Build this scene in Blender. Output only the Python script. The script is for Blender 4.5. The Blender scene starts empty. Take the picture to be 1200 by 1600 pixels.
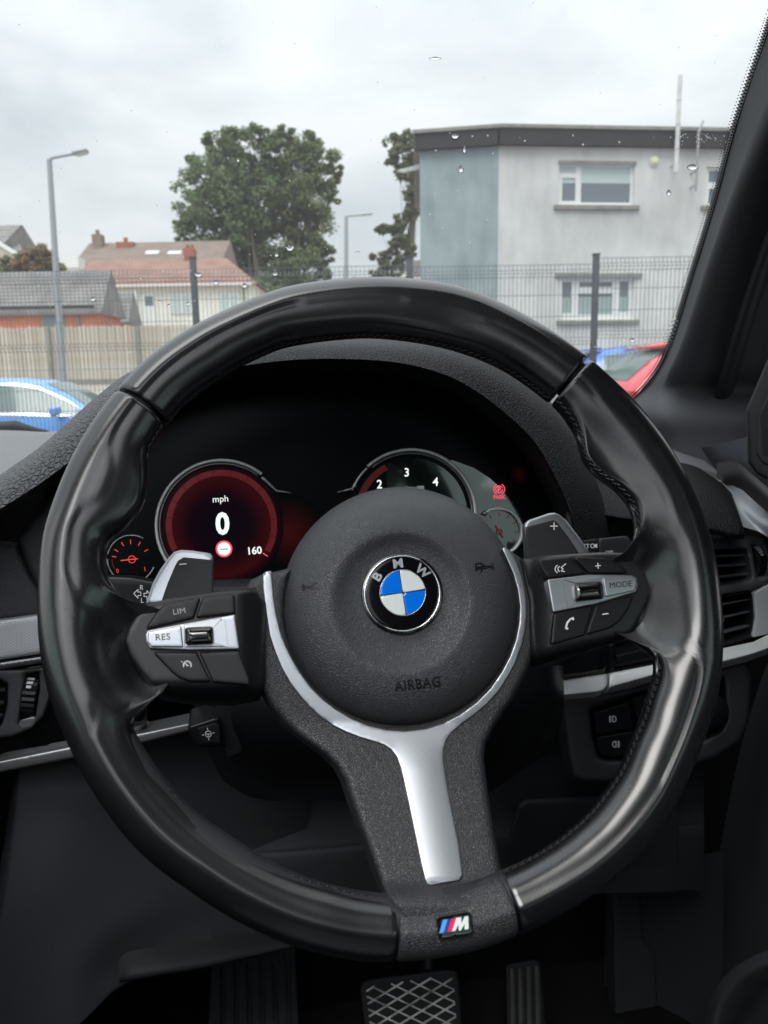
import bpy, bmesh, math, random
import numpy as np
from mathutils import Vector
from mathutils.geometry import delaunay_2d_cdt
R=math.radians
rng=random.Random(7)
sc=bpy.context.scene
COL=sc.collection
# ------------------------------------------------------------------ camera, world, sun, exposure
CAMPOS=np.array([0.,0.,1.42]); FPX=1202.; PITCH=R(9.9); ROLL=.0165
cF=np.array([0,math.cos(PITCH),-math.sin(PITCH)]); cU0=np.array([0,math.sin(PITCH),math.cos(PITCH)]); cR0=np.array([1.,0,0])
cR=cR0*math.cos(ROLL)-cU0*math.sin(ROLL); cU=cU0*math.cos(ROLL)+cR0*math.sin(ROLL)
cam=bpy.data.cameras.new('camera'); camo=bpy.data.objects.new('camera',cam); COL.objects.link(camo)
from mathutils import Matrix
camo.matrix_world=Matrix([[cR[i],cU[i],-cF[i],CAMPOS[i]] for i in range(3)]+[[0,0,0,1]])
cam.sensor_fit='VERTICAL'; cam.sensor_height=34.6; cam.lens=FPX/1600*34.6
cam.clip_start=.02; cam.clip_end=3000
cam.dof.use_dof=True; cam.dof.focus_distance=.54; cam.dof.aperture_fstop=13
sc.camera=camo
w=bpy.data.worlds.new('World'); sc.world=w; w.use_nodes=True
SUN_EL,SUN_AZ=R(64),R(205)
def world():
    nt=w.node_tree; N=nt.nodes; L=nt.links; N.clear()
    out=N.new('ShaderNodeOutputWorld')
    sky=N.new('ShaderNodeTexSky'); sky.sky_type='NISHITA'; sky.sun_disc=False; sky.sun_elevation=SUN_EL; sky.sun_rotation=SUN_AZ
    b1=N.new('ShaderNodeBackground'); b1.inputs['Strength'].default_value=.05; L.new(sky.outputs[0],b1.inputs['Color'])
    tc=N.new('ShaderNodeTexCoord'); mp=N.new('ShaderNodeMapping'); mp.inputs['Scale'].default_value=(1,1,2.6); L.new(tc.outputs['Generated'],mp.inputs[0])
    n1=N.new('ShaderNodeTexNoise'); n1.inputs['Scale'].default_value=2.3; n1.inputs['Detail'].default_value=6; n1.inputs['Roughness'].default_value=.52; n1.inputs['Distortion'].default_value=.35
    L.new(mp.outputs[0],n1.inputs['Vector'])
    cr=N.new('ShaderNodeValToRGB'); e=cr.color_ramp.elements
    e[0].position=.36; e[0].color=(.52,.56,.60,1); e[1].position=.62; e[1].color=(.79,.80,.82,1)
    L.new(n1.outputs['Fac'],cr.inputs[0])
    # overcast dome: the zenith is brighter than the horizon
    sp=N.new('ShaderNodeSeparateXYZ'); L.new(tc.outputs['Generated'],sp.inputs[0])
    mr=N.new('ShaderNodeMapRange'); mr.inputs['From Min'].default_value=0; mr.inputs['From Max'].default_value=1; mr.inputs['To Min'].default_value=.86; mr.inputs['To Max'].default_value=2.8
    pw=N.new('ShaderNodeMath'); pw.operation='POWER'; pw.use_clamp=True; pw.inputs[1].default_value=1.7; L.new(sp.outputs['Z'],pw.inputs[0]); L.new(pw.outputs[0],mr.inputs['Value'])
    b2=N.new('ShaderNodeBackground'); L.new(cr.outputs[0],b2.inputs['Color']); 
    mm=N.new('ShaderNodeMath'); mm.operation='MULTIPLY'; mm.inputs[1].default_value=.80; L.new(mr.outputs[0],mm.inputs[0]); L.new(mm.outputs[0],b2.inputs['Strength'])
    ad=N.new('ShaderNodeAddShader'); L.new(b1.outputs[0],ad.inputs[0]); L.new(b2.outputs[0],ad.inputs[1])
    mx=N.new('ShaderNodeMixShader'); mx.inputs[0].default_value=.93; L.new(b1.outputs[0],mx.inputs[1]); L.new(b2.outputs[0],mx.inputs[2])
    L.new(mx.outputs[0],out.inputs[0])
world()
sl=bpy.data.lights.new('sun','SUN'); sl.energy=1.5; sl.angle=R(40); sl.color=(1,.97,.93)
so=bpy.data.objects.new('sun',sl); COL.objects.link(so)
# sun_rotation turns clockwise from +Y; the lamp shines from the same direction
sd=Vector((math.sin(SUN_AZ)*math.cos(SUN_EL),math.cos(SUN_AZ)*math.cos(SUN_EL),math.sin(SUN_EL)))
so.rotation_euler=sd.to_track_quat('Z','Y').to_euler(); so.location=(5,5,30)
vs=sc.view_settings; vs.view_transform='Standard'; vs.look='None'; vs.exposure=1.42; vs.gamma=1; vs.use_curve_mapping=False
try:
    sc.cycles.max_bounces=8; sc.cycles.transparent_max_bounces=16; sc.cycles.caustics_reflective=False; sc.cycles.caustics_refractive=False
except Exception: pass
# ------------------------------------------------------------------ geometry helpers
def ray(px,py): return cF+(px-600)/FPX*cR+(800-py)/FPX*cU
class Plane:
    """a plane in the place; a pixel of the photograph is carried onto it (h metres out along its normal)"""
    def __init__(s,o,n,up=(0,0,1)):
        s.o=np.array(o,float); s.n=np.array(n,float); s.n/=np.linalg.norm(s.n)
        s.x=np.cross(up,s.n); s.x/=np.linalg.norm(s.x); s.y=np.cross(s.n,s.x)
    def pt(s,px,py,h=0.):
        r=ray(px,py); t=((s.o-CAMPOS)@s.n+h)/(r@s.n); return CAMPOS+r*t
    def uv(s,px,py,h=0.):
        q=s.pt(px,py,h)-s.o; return np.array([q@s.x,q@s.y])
    def w(s,u,v,h=0.): return s.o+s.x*u+s.y*v+s.n*h
def Y(px,py,d):     # a point d metres ahead
    r=ray(px,py); return CAMPOS+r*(d/r[1])
CARYAW=R(11)
fc=np.array([-math.sin(CARYAW),math.cos(CARYAW),0]); lc=np.array([math.cos(CARYAW),math.sin(CARYAW),0])
def V(px,py,v):     # a point v metres ahead along the car
    r=ray(px,py); return CAMPOS+r*(v/(r@fc))
def prj(p):
    q=np.array(p)-CAMPOS; d=q@cF; return 600+FPX*(q@cR)/d, 800-FPX*(q@cU)/d
def tag(o,label=None,cat=None,group=None,kind=None):
    if label:o['label']=label
    if cat:o['category']=cat
    if group:o['group']=group
    if kind:o['kind']=kind
    return o
def thing(name,label,cat,loc=(0,0,0),group=None):
    o=bpy.data.objects.new(name,None); COL.objects.link(o); o.location=tuple(float(a) for a in loc); o.empty_display_size=.1
    return tag(o,label,cat,group)
def rootloc(p):
    l=Vector((0,0,0))
    while p is not None: l=l+p.location; p=p.parent
    return l
def mesh_obj(name,V_,F_,mat,parent=None,smooth=False,auto=None):
    me=bpy.data.meshes.new(name)
    l=rootloc(parent)
    vv=[(float(a[0]-l[0]),float(a[1]-l[1]),float(a[2]-l[2])) for a in V_]
    me.from_pydata(vv,[],[tuple(int(i) for i in f) for f in F_]); me.update()
    if isinstance(mat,(list,tuple)):
        for m in mat: me.materials.append(m)
    elif mat: me.materials.append(mat)
    if smooth: me.polygons.foreach_set('use_smooth',[True]*len(me.polygons))
    if auto is not None:
        bm=bmesh.new(); bm.from_mesh(me)
        for e in bm.edges:
            if len(e.link_faces)==2 and e.calc_face_angle(0)>auto: e.smooth=False
        bm.to_mesh(me); bm.free()
        me.polygons.foreach_set('use_smooth',[True]*len(me.polygons))
    o=bpy.data.objects.new(name,me); COL.objects.link(o)
    if parent: o.parent=parent
    return o
def fixnormals(o):
    bm=bmesh.new(); bm.from_mesh(o.data); bmesh.ops.recalc_face_normals(bm,faces=bm.faces); bm.to_mesh(o.data); bm.free(); return o
def bevel(o,w_,seg=2,ang=35):
    m=o.modifiers.new('bevel','BEVEL'); m.width=w_; m.segments=seg; m.limit_method='ANGLE'; m.angle_limit=R(ang); m.harden_normals=False
    o.data.polygons.foreach_set('use_smooth',[True]*len(o.data.polygons))
    return o
def cat_rom(P,n,closed=True):
    P=np.array(P,float); N=len(P); out=[]
    segs=N if closed else N-1
    for i in range(segs):
        if closed: a,b,c,d=P[(i-1)%N],P[i],P[(i+1)%N],P[(i+2)%N]
        else: b,c=P[i],P[i+1]; a=P[i-1] if i>0 else 2*b-c; d=P[i+2] if i+2<N else 2*c-b
        for k in range(n):
            t=k/n; out.append(.5*((2*b)+(c-a)*t+(2*a-5*b+4*c-d)*t*t+(3*b-a-3*c+d)*t**3))
    if not closed: out.append(P[-1])
    return np.array(out)
def fillet(P,r,n=5):
    """round every corner of a closed polygon"""
    P=[np.array(p[:2],float) for p in P]; N=len(P); out=[]
    for i in range(N):
        a,b,c=P[i-1],P[i],P[(i+1)%N]; u=a-b; v=c-b; lu=np.linalg.norm(u); lv=np.linalg.norm(v)
        if lu<1e-6 or lv<1e-6: continue
        ang=math.acos(max(-1,min(1,(u@v)/lu/lv)))
        if ang>R(168): out.append(b); continue
        rr=min(r/math.tan(ang/2) if ang>.05 else r,lu*.45,lv*.45)
        p0=b+u/lu*rr; p1=b+v/lv*rr
        for k in range(n+1):
            t=k/n; out.append((1-t)**2*p0+2*t*(1-t)*b+t*t*p1)
    return np.array(out)
def resamp(P,step,closed=True):
    P=np.array(P,float); out=[]; N=len(P)
    for i in range(N if closed else N-1):
        a=P[i]; b=P[(i+1)%N]; L=np.linalg.norm(b-a)
        if L<1e-9: continue
        k=max(1,int(round(L/step)))
        for j in range(k): out.append(a+(b-a)*j/k)
    if not closed: out.append(P[-1])
    return np.array(out)
def bdist(pts,loop):
    A=loop; B=np.roll(loop,-1,0); d=B-A; L2=(d**2).sum(1)+1e-12
    out=np.empty(len(pts))
    for s in range(0,len(pts),2000):
        q=pts[s:s+2000]; ap=q[:,None,:]-A[None]; t=np.clip((ap*d[None]).sum(2)/L2[None],0,1)
        out[s:s+2000]=np.sqrt(((ap-t[...,None]*d[None])**2).sum(2)).min(1)
    return out
def inside(pts,loop):
    A=loop; B=np.roll(loop,-1,0); x=pts[:,0][:,None]; y=pts[:,1][:,None]
    c=((A[:,1][None]>y)!=(B[:,1][None]>y)); xi=(B[:,0]-A[:,0])[None]*(y-A[:,1][None])/((B[:,1]-A[:,1])[None]+1e-12)+A[:,0][None]
    return (np.sum(c&(x<xi),1)%2)==1
def relief(name,pl,outline,mat,parent=None,h=0.,edge=(4,.0015),back=.004,step=8,holes=(),hf=None,round_=0,flip=False):
    """a cushioned plate: outline (pixels) carried onto plane pl at height h(+hf), edges rounded over edge[0] px by edge[1] m, sides drawn back"""
    O=np.array(outline,float)[:,:2]
    if round_: O=fillet(O,round_)
    O=resamp(O,step)
    loops=[O]+[resamp(np.array(H,float)[:,:2],step) for H in holes]
    pts=[];edges=[]
    for Lp in loops:
        s=len(pts); n=len(Lp); pts+=[tuple(p) for p in Lp]; edges+=[(s+i,s+(i+1)%n) for i in range(n)]
    allb=np.vstack([np.stack([Lp,np.roll(Lp,-1,0)],1) for Lp in loops])
    def dist(q):
        return np.min([bdist(q,Lp) for Lp in loops],0)
    extra=[]
    ew=edge[0]
    if ew>0:
        for fr in (.1,.3,.6,1.0):
            for Lp in loops:
                t=np.roll(Lp,-1,0)-np.roll(Lp,1,0); t/=np.linalg.norm(t,axis=1)[:,None]+1e-9
                nn=np.stack([t[:,1],-t[:,0]],1)
                for sg in (1,-1):
                    q=Lp+nn*sg*ew*fr
                    ok=inside(q,O)&(dist(q)>ew*fr*.93)
                    for H in loops[1:]: ok&=~inside(q,H)
                    extra.append(q[ok])
    x0,y0=O.min(0);x1,y1=O.max(0)
    gx,gy=np.meshgrid(np.arange(x0+step*.5,x1,step),np.arange(y0+step*.5,y1,step)); gx=gx+ (np.arange(gx.shape[0])[:,None]%2)*step*.5
    q=np.stack([gx.ravel(),gy.ravel()],1)
    if len(q):
        ok=inside(q,O)&(dist(q)>max(ew*1.0,step*.3)+step*.3)
        for H in loops[1:]: ok&=~inside(q,H)
        extra.append(q[ok])
    ex=np.vstack(extra) if extra else np.zeros((0,2))
    allp=[Vector(p) for p in pts]+[Vector(p) for p in ex]
    vo,eo,fo,ov,oe,of=delaunay_2d_cdt(allp,edges,[],1,1e-4)
    vo=np.array([(v[0],v[1]) for v in vo]); nb=len(pts)
    fo=[f for f in fo]
    if len(loops)>1:
        cen=np.array([vo[list(f)].mean(0) for f in fo]); keep=np.ones(len(fo),bool)
        for H in loops[1:]: keep&=~inside(cen,H)
        fo=[f for f,k in zip(fo,keep) if k]
    D=dist(vo)
    drop=np.zeros(len(vo))
    if ew>0:
        m=D<ew; drop[m]=edge[1]*(1-np.sqrt(np.clip(1-(1-D[m]/ew)**2,0,1)))
    H=np.array([h+(hf(x,y) if hf else 0) for x,y in vo])-drop
    P3=[pl.pt(x,y,hh) for (x,y),hh in zip(vo,H)]
    # face orientation towards the viewer
    F=[]
    for f in fo:
        a,b,c=[P3[i] for i in f[:3]]; n=np.cross(b-a,c-a)
        F.append(tuple(f) if n@(CAMPOS-a)>0 else tuple(reversed(f)))
    from collections import Counter
    ec=Counter()
    for f in F:
        for i in range(len(f)): ec[(f[i],f[(i+1)%len(f)])]+=1
    VV=list(P3); bi={}
    be=[(a,b) for (a,b) in ec if (b,a) not in ec]
    for a,b in be:
        for v in (a,b):
            if v not in bi: bi[v]=len(VV); VV.append(P3[v]-pl.n*back)
    for a,b in be: F.append((b,a,bi[a],bi[b]))
    o=mesh_obj(name,VV,F,mat,parent,auto=R(50))
    return o
def patch(name,rows,mat,parent=None,nu=6,nv=6,fn=V,close_back=None,thick=0):
    """a smooth surface through rows of (px,py,distance) points"""
    G=np.array([[fn(*p) for p in r] for r in rows])
    a=[cat_rom(r,nu,False) for r in G]; a=np.array(a)
    b=np.array([cat_rom(a[:,j],nv,False) for j in range(a.shape[1])]).transpose(1,0,2)
    m,n=b.shape[:2]; VV=b.reshape(-1,3); F=[]
    for i in range(m-1):
        for j in range(n-1): F.append((i*n+j,i*n+j+1,(i+1)*n+j+1,(i+1)*n+j))
    c=VV[F[len(F)//2][0]]; f=F[len(F)//2]; nn=np.cross(VV[f[1]]-VV[f[0]],VV[f[3]]-VV[f[0]])
    if nn@(CAMPOS-c)<0: F=[tuple(reversed(f)) for f in F]
    o=mesh_obj(name,VV,F,mat,parent,smooth=True)
    if thick:
        s=o.modifiers.new('s','SOLIDIFY'); s.thickness=thick; s.offset=-1
    return o
def tube(name,pts,r,mat,parent=None,seg=10,closed=False,caps=True):
    P=np.array(pts,float); n=len(P); rr=r if hasattr(r,'__len__') else [r]*n
    VV=[];F=[]; up=None
    for i in range(n):
        t=(P[(i+1)%n]-P[i-1]) if closed else (P[min(i+1,n-1)]-P[max(i-1,0)]); t=t/np.linalg.norm(t)
        if up is None:
            up=np.array([0,0,1.]) if abs(t[2])<.9 else np.array([1.,0,0])
        a=up-t*(up@t); a/=np.linalg.norm(a); b=np.cross(t,a); up=a
        for k in range(seg):
            an=2*math.pi*k/seg; VV.append(P[i]+(a*math.cos(an)+b*math.sin(an))*rr[i])
    for i in range(n if closed else n-1):
        for k in range(seg):
            j=(i+1)%n; F.append((i*seg+k,i*seg+(k+1)%seg,j*seg+(k+1)%seg,j*seg+k))
    if caps and not closed: F.append(tuple(range(seg))[::-1]); F.append(tuple((n-1)*seg+k for k in range(seg)))
    return mesh_obj(name,VV,F,mat,parent,auto=R(60))
def boxm(bm_,c,ax,ay,az):
    """add a box: centre, half axes"""
    c=np.array(c,float); V8=[]
    for s in ((-1,-1,-1),(1,-1,-1),(1,1,-1),(-1,1,-1),(-1,-1,1),(1,-1,1),(1,1,1),(-1,1,1)): V8.append(c+np.array(ax)*s[0]+np.array(ay)*s[1]+np.array(az)*s[2])
    o=len(bm_[0]); bm_[0].extend(V8)
    for f in ((0,3,2,1),(4,5,6,7),(0,1,5,4),(1,2,6,5),(2,3,7,6),(3,0,4,7)): bm_[1].append(tuple(o+i for i in f))
def box(name,c,ax,ay,az,mat,parent=None,bv=0):
    b=([],[]); boxm(b,c,ax,ay,az); o=fixnormals(mesh_obj(name,b[0],b[1],mat,parent))
    if bv: bevel(o,bv)
    return o
def aabb(name,x0,x1,y0,y1,z0,z1,mat,parent=None,bv=0):
    return box(name,((x0+x1)/2,(y0+y1)/2,(z0+z1)/2),((x1-x0)/2,0,0),(0,(y1-y0)/2,0),(0,0,(z1-z0)/2),mat,parent,bv)
def slab(name,pl,quad,mat,parent=None,h=0.,t=.05,bv=0):
    """flat piece with px outline on plane, front at h, t thick"""
    n=len(quad); VV=[pl.pt(x,y,h) for x,y in quad]; VV+= [v-pl.n*t for v in VV]
    F=[tuple(range(n)),tuple(range(2*n-1,n-1,-1))]+[(i,i+n,(i+1)%n+n,(i+1)%n) for i in range(n)]
    o=fixnormals(mesh_obj(name,VV,F,mat,parent))
    if bv: bevel(o,bv)
    return o
def rect(x0,y0,x1,y1): return [(x0,y0),(x1,y0),(x1,y1),(x0,y1)]
def rot(P,c,deg):
    a=R(deg); return [(c[0]+(x-c[0])*math.cos(a)-(y-c[1])*math.sin(a),c[1]+(x-c[0])*math.sin(a)+(y-c[1])*math.cos(a)) for x,y in P]
def ring_pts(cx,cy,r,a0=0,a1=360,n=48):
    return [(cx+r*math.cos(R(a0+(a1-a0)*i/n)),cy+r*math.sin(R(a0+(a1-a0)*i/n))) for i in range(n+(0 if a1-a0>=360 else 1))]
def arcband(cx,cy,r0,r1,a0,a1,n=40):
    o=[(cx+r1*math.cos(R(a0+(a1-a0)*i/n)),cy+r1*math.sin(R(a0+(a1-a0)*i/n))) for i in range(n+1)]
    i_=[(cx+r0*math.cos(R(a0+(a1-a0)*i/n)),cy+r0*math.sin(R(a0+(a1-a0)*i/n))) for i in range(n,-1,-1)]
    return o+i_
def flat(name,pl,polys,mat,parent=None,h=0.,t=.0003):
    """printed or raised marks: several px polygons on a plane, as one part"""
    VV=[];F=[]
    for P in polys:
        n=len(P); o=len(VV); f=[pl.pt(x,y,h) for x,y in P]; VV+=f+[v-pl.n*t for v in f]
        tr=[]
        vo,eo,fo,_,_,_=delaunay_2d_cdt([Vector(p) for p in P],[(i,(i+1)%n) for i in range(n)],[],1,1e-5)
        if len(vo)==n:
            for q in fo:
                a,b,c=[VV[o+i] for i in q[:3]]
                nn=np.cross(b-a,c-a); qq=tuple(q) if nn@(CAMPOS-a)>0 else tuple(reversed(q)); F.append(tuple(o+i for i in qq))
        else: F.append(tuple(range(o,o+n)))
        for i in range(n): F.append((o+i,o+n+i,o+n+(i+1)%n,o+(i+1)%n))
    return mesh_obj(name,VV,F,mat,parent)
def strokes(name,pl,lines,wpx,mat,parent=None,h=0.,t=.0002):
    P=[]
    for ln in lines:
        for a,b in zip(ln[:-1],ln[1:]):
            a=np.array(a,float);b=np.array(b,float);d=b-a;L=np.linalg.norm(d)
            if L<1e-6: continue
            d/=L;n=np.array([-d[1],d[0]])*wpx/2;e=d*wpx*.35
            P.append([tuple(a-e+n),tuple(b+e+n),tuple(b+e-n),tuple(a-e-n)])
    return flat(name,pl,P,mat,parent,h,t)
_fc={}
def text(name,s,pl,cx,cy,hpx,ang,mat,parent=None,h=0.,t=.0003,xs=1.,bold=0.,shear=0.,skew=0.,spacing=1.):
    cu=bpy.data.curves.new('t','FONT'); cu.body=s; cu.align_x='CENTER'; cu.size=1; cu.offset=bold; cu.shear=shear; cu.resolution_u=3; cu.space_character=spacing
    o=bpy.data.objects.new('t',cu); COL.objects.link(o); dg=bpy.context.evaluated_depsgraph_get(); me=bpy.data.meshes.new_from_object(o.evaluated_get(dg))
    bpy.data.objects.remove(o); bpy.data.curves.remove(cu)
    vs_=np.array([v.co[:] for v in me.vertices]); ff=[tuple(p.vertices) for p in me.polygons]; bpy.data.meshes.remove(me)
    y0,y1=vs_[:,1].min(),vs_[:,1].max(); x0,x1=vs_[:,0].min(),vs_[:,0].max()
    k=hpx/(y1-y0) if any(c.isupper() or c.isdigit() for c in s) else hpx/.55
    X=(vs_[:,0]-(x0+x1)/2)*k*xs; Yy=-(vs_[:,1]-(y0+y1)/2)*k
    a=R(ang); Q=[(cx+x*math.cos(a)-(y+skew*x)*math.sin(a),cy+x*math.sin(a)+(y+skew*x)*math.cos(a)) for x,y in zip(X,Yy)]
    F=pl.pt; VV=[F(x,y,h) for x,y in Q]
    return mesh_obj(name,VV,ff,mat,parent)
# ------------------------------------------------------------------ materials
def mat(name,col,rough=.5,metal=0,spec=.5,bump=None,var=None,emit=None,coat=0,coatr=.05,ior=None,sheen=0,rvar=None,fn=None):
    m=bpy.data.materials.new(name); m.use_nodes=True; nt=m.node_tree; N=nt.nodes; L=nt.links; b=N['Principled BSDF']
    b.inputs['Base Color'].default_value=(*col,1); b.inputs['Roughness'].default_value=rough; b.inputs['Metallic'].default_value=metal
    b.inputs['Specular IOR Level'].default_value=spec
    if coat: b.inputs['Coat Weight'].default_value=coat; b.inputs['Coat Roughness'].default_value=coatr
    if ior: b.inputs['IOR'].default_value=ior
    if sheen: b.inputs['Sheen Weight'].default_value=sheen
    if emit: b.inputs['Emission Color'].default_value=(*emit[0],1); b.inputs['Emission Strength'].default_value=emit[1]
    tc=N.new('ShaderNodeTexCoord')
    def noise(scale,detail=4,r=.55,vec=None):
        n=N.new('ShaderNodeTexNoise'); n.inputs['Scale'].default_value=scale; n.inputs['Detail'].default_value=detail; n.inputs['Roughness'].default_value=r; L.new(vec or tc.outputs['Object'],n.inputs['Vector']); return n
    if var:  # (scale, colour2, lo, hi)
        n=noise(var[0],5); mr=N.new('ShaderNodeMapRange'); mr.inputs['From Min'].default_value=var[2]; mr.inputs['From Max'].default_value=var[3]; L.new(n.outputs['Fac'],mr.inputs['Value'])
        mx=N.new('ShaderNodeMix'); mx.data_type='RGBA'; mx.inputs['A'].default_value=(*col,1); mx.inputs['B'].default_value=(*var[1],1); L.new(mr.outputs[0],mx.inputs['Factor']); L.new(mx.outputs['Result'],b.inputs['Base Color'])
    if rvar: # (scale, lo, hi)
        n=noise(rvar[0],4,.6); mr=N.new('ShaderNodeMapRange'); mr.inputs['From Min'].default_value=.3; mr.inputs['From Max'].default_value=.7; mr.inputs['To Min'].default_value=rvar[1]; mr.inputs['To Max'].default_value=rvar[2]
        L.new(n.outputs['Fac'],mr.inputs['Value']); L.new(mr.outputs[0],b.inputs['Roughness'])
    if bump:
        last=None
        for (kind,scale,dist) in bump:
            if kind=='v':   # leather cells
                dn=noise(scale*.8,2); ad=N.new('ShaderNodeVectorMath'); ad.operation='MULTIPLY_ADD'; 
                ad.inputs[1].default_value=(.9/scale,)*3; L.new(dn.outputs['Color'],ad.inputs[0]); L.new(tc.outputs['Object'],ad.inputs[2])
                v=N.new('ShaderNodeTexVoronoi'); v.feature='DISTANCE_TO_EDGE'; v.inputs['Scale'].default_value=scale; L.new(ad.outputs[0],v.inputs['Vector'])
                mr=N.new('ShaderNodeMapRange'); mr.interpolation_type='SMOOTHSTEP'; mr.inputs['From Max'].default_value=.22; L.new(v.outputs['Distance'],mr.inputs['Value']); src=mr.outputs[0]
            elif kind=='n': src=noise(scale,4,.6).outputs['Fac']
            bp=N.new('ShaderNodeBump'); bp.inputs['Strength'].default_value=1; bp.inputs['Distance'].default_value=dist; L.new(src,bp.inputs['Height'])
            if last: L.new(last.outputs[0],bp.inputs['Normal'])
            last=bp
        L.new(last.outputs[0],b.inputs['Normal'])
    if fn: fn(N,L,b,tc)
    return m
M={}
M['rim']=mat('smooth_black_leather',(.0045,.0048,.006),.28,spec=.6,bump=[('n',1300,.000007)],rvar=(18,.25,.31),var=(45,(.007,.0072,.008),.4,.75),coat=.3,coatr=.16)
M['cover']=mat('grained_charcoal_airbag_skin',(.038,.040,.046),.42,spec=.5,bump=[('v',760,.00022)],rvar=(90,.38,.46))
M['grain']=mat('grained_black_leatherette',(.024,.025,.029),.42,spec=.5,bump=[('v',760,.00022)],rvar=(90,.38,.46))
M['grain_fine']=mat('fine_grained_black_plastic',(.022,.022,.024),.5,spec=.4,bump=[('v',900,.00008)])
M['grain_dash']=mat('coarse_grained_black_dash_skin',(.006,.0065,.008),.5,spec=.25,bump=[('v',380,.0006),('n',900,.00008)])
M['plastic']=mat('satin_black_plastic',(.008,.0085,.010),.38,spec=.32,bump=[('n',2500,.00001)],rvar=(40,.34,.44))
M['button']=mat('soft_touch_black_button',(.006,.0065,.0085),.44,spec=.25,bump=[('n',3000,.00001)])
M['dull']=mat('dull_black_plastic',(.015,.016,.019),.6,spec=.3,bump=[('n',1200,.00003)])
M['piano']=mat('piano_black_gloss',(.004,.004,.005),.04,spec=.6,coat=1)
M['silver']=mat('satin_galvanic_silver',(.33,.345,.37),.38,metal=.85,bump=[('n',4000,.000004)])
M['silver_dark']=mat('brushed_dark_silver',(.36,.37,.39),.36,metal=.8)
M['chrome']=mat('bright_chrome',(.78,.78,.8),.09,metal=1)
M['white_print']=mat('white_print',(.75,.76,.76),.5)
M['grey_print']=mat('grey_print',(.30,.31,.32),.5)
M['engrave']=mat('engraved_dark_mark',(.003,.003,.0035),.35)
M['blue_enamel']=mat('blue_enamel',(.0,.15,.72),.12,coat=1)
M['white_enamel']=mat('white_enamel',(.66,.69,.68),.14,coat=1)
M['void']=mat('dark_gap',(.004,.004,.004),.9,spec=.1)
M['carpet']=mat('black_carpet',(.012,.012,.013),.95,spec=.1,bump=[('n',1400,.0008)])
# ------------------------------------------------------------------ outdoors: materials
M['asphalt']=mat('wet_grey_asphalt',(.09,.09,.092),.6,bump=[('n',60,.004)],var=(1.2,(.13,.13,.13),.35,.65))
M['ground']=mat('verge_and_paving',(.40,.37,.33),.9,var=(.5,(.30,.28,.24),.35,.65))
M['grey_render']=mat('pale_grey_render',(.74,.74,.72),.9,bump=[('n',25,.006)],var=(.55,(.55,.55,.53),.38,.66))
M['teal_render']=mat('teal_painted_render',(.33,.40,.41),.85,bump=[('n',25,.006)],var=(1.3,(.25,.325,.33),.4,.7))
for k_ in ('grey_render','teal_render'):
    # rain streaks and patched paint
    nt=M[k_].node_tree; N=nt.nodes; L=nt.links; b_=N['Principled BSDF']; src=b_.inputs['Base Color'].links[0].from_socket
    tc=N.new('ShaderNodeTexCoord'); mp=N.new('ShaderNodeMapping'); mp.inputs['Scale'].default_value=(3,3,.8); L.new(tc.outputs['Object'],mp.inputs[0])
    n_=N.new('ShaderNodeTexNoise'); n_.inputs['Scale'].default_value=1.3; n_.inputs['Detail'].default_value=6; L.new(mp.outputs[0],n_.inputs['Vector'])
    mr=N.new('ShaderNodeMapRange'); mr.inputs['From Min'].default_value=.38; mr.inputs['From Max'].default_value=.66; mr.inputs['To Min'].default_value=1; mr.inputs['To Max'].default_value=.87; L.new(n_.outputs['Fac'],mr.inputs['Value'])
    mx=N.new('ShaderNodeMix'); mx.data_type='RGBA'; mx.blend_type='MULTIPLY'; mx.inputs['Factor'].default_value=1; L.new(src,mx.inputs['A']); L.new(mr.outputs[0],mx.inputs['B']); L.new(mx.outputs['Result'],b_.inputs['Base Color'])
M['fascia']=mat('dark_grey_fascia',(.006,.006,.008),.6,var=(3,(.012,.012,.014),.4,.7))
M['concrete']=mat('weathered_concrete',(.28,.275,.25),.9,var=(6,(.2,.2,.18),.4,.7))
M['upvc']=mat('white_upvc',(.78,.79,.77),.35)
M['glass_dark']=mat('reflecting_window_glass',(.16,.19,.21),.12,spec=.8)
M['blind']=mat('pale_green_blind_behind_glass',(.52,.62,.59),.4,spec=.8)
M['net']=mat('net_curtain_behind_glass',(.33,.41,.39),.35,spec=.8)
M['mesh_wire']=mat('grey_powder_coated_wire',(.10,.12,.13),.5)
M['post']=mat('anthracite_fence_post',(.035,.047,.06),.5,var=(8,(.05,.06,.07),.4,.6))
M['timber']=mat('weathered_fence_board',(.52,.49,.43),.9,bump=[('n',30,.004)],var=(3,(.42,.36,.27),.35,.65))
M['timber2']=mat('pale_fence_board',(.60,.575,.51),.9,bump=[('n',30,.004)],var=(3,(.50,.45,.35),.35,.65))
M['brick']=mat('orange_red_brickwork',(.68,.21,.11),.9,var=(3,(.50,.18,.12),.4,.65))
M['chimney']=mat('weathered_chimney_brick',(.36,.13,.09),.9,var=(3,(.26,.11,.08),.4,.65))
M['slate']=mat('grey_roof_slate',(.17,.165,.162),.8,var=(1.5,(.26,.25,.24),.35,.65))
M['tile']=mat('faded_terracotta_roof',(.38,.23,.19),.85,var=(1.2,(.29,.18,.15),.35,.65))
M['tile2']=mat('brown_roof_tiles',(.21,.17,.145),.85,var=(1.2,(.27,.21,.18),.35,.65))
M['white_render']=mat('cream_white_render',(.86,.85,.78),.9,var=(1,(.74,.74,.67),.4,.7))
M['galv']=mat('galvanised_steel',(.33,.36,.38),.5,metal=.4)
M['bark']=mat('tree_bark',(.10,.085,.06),.9)
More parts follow.
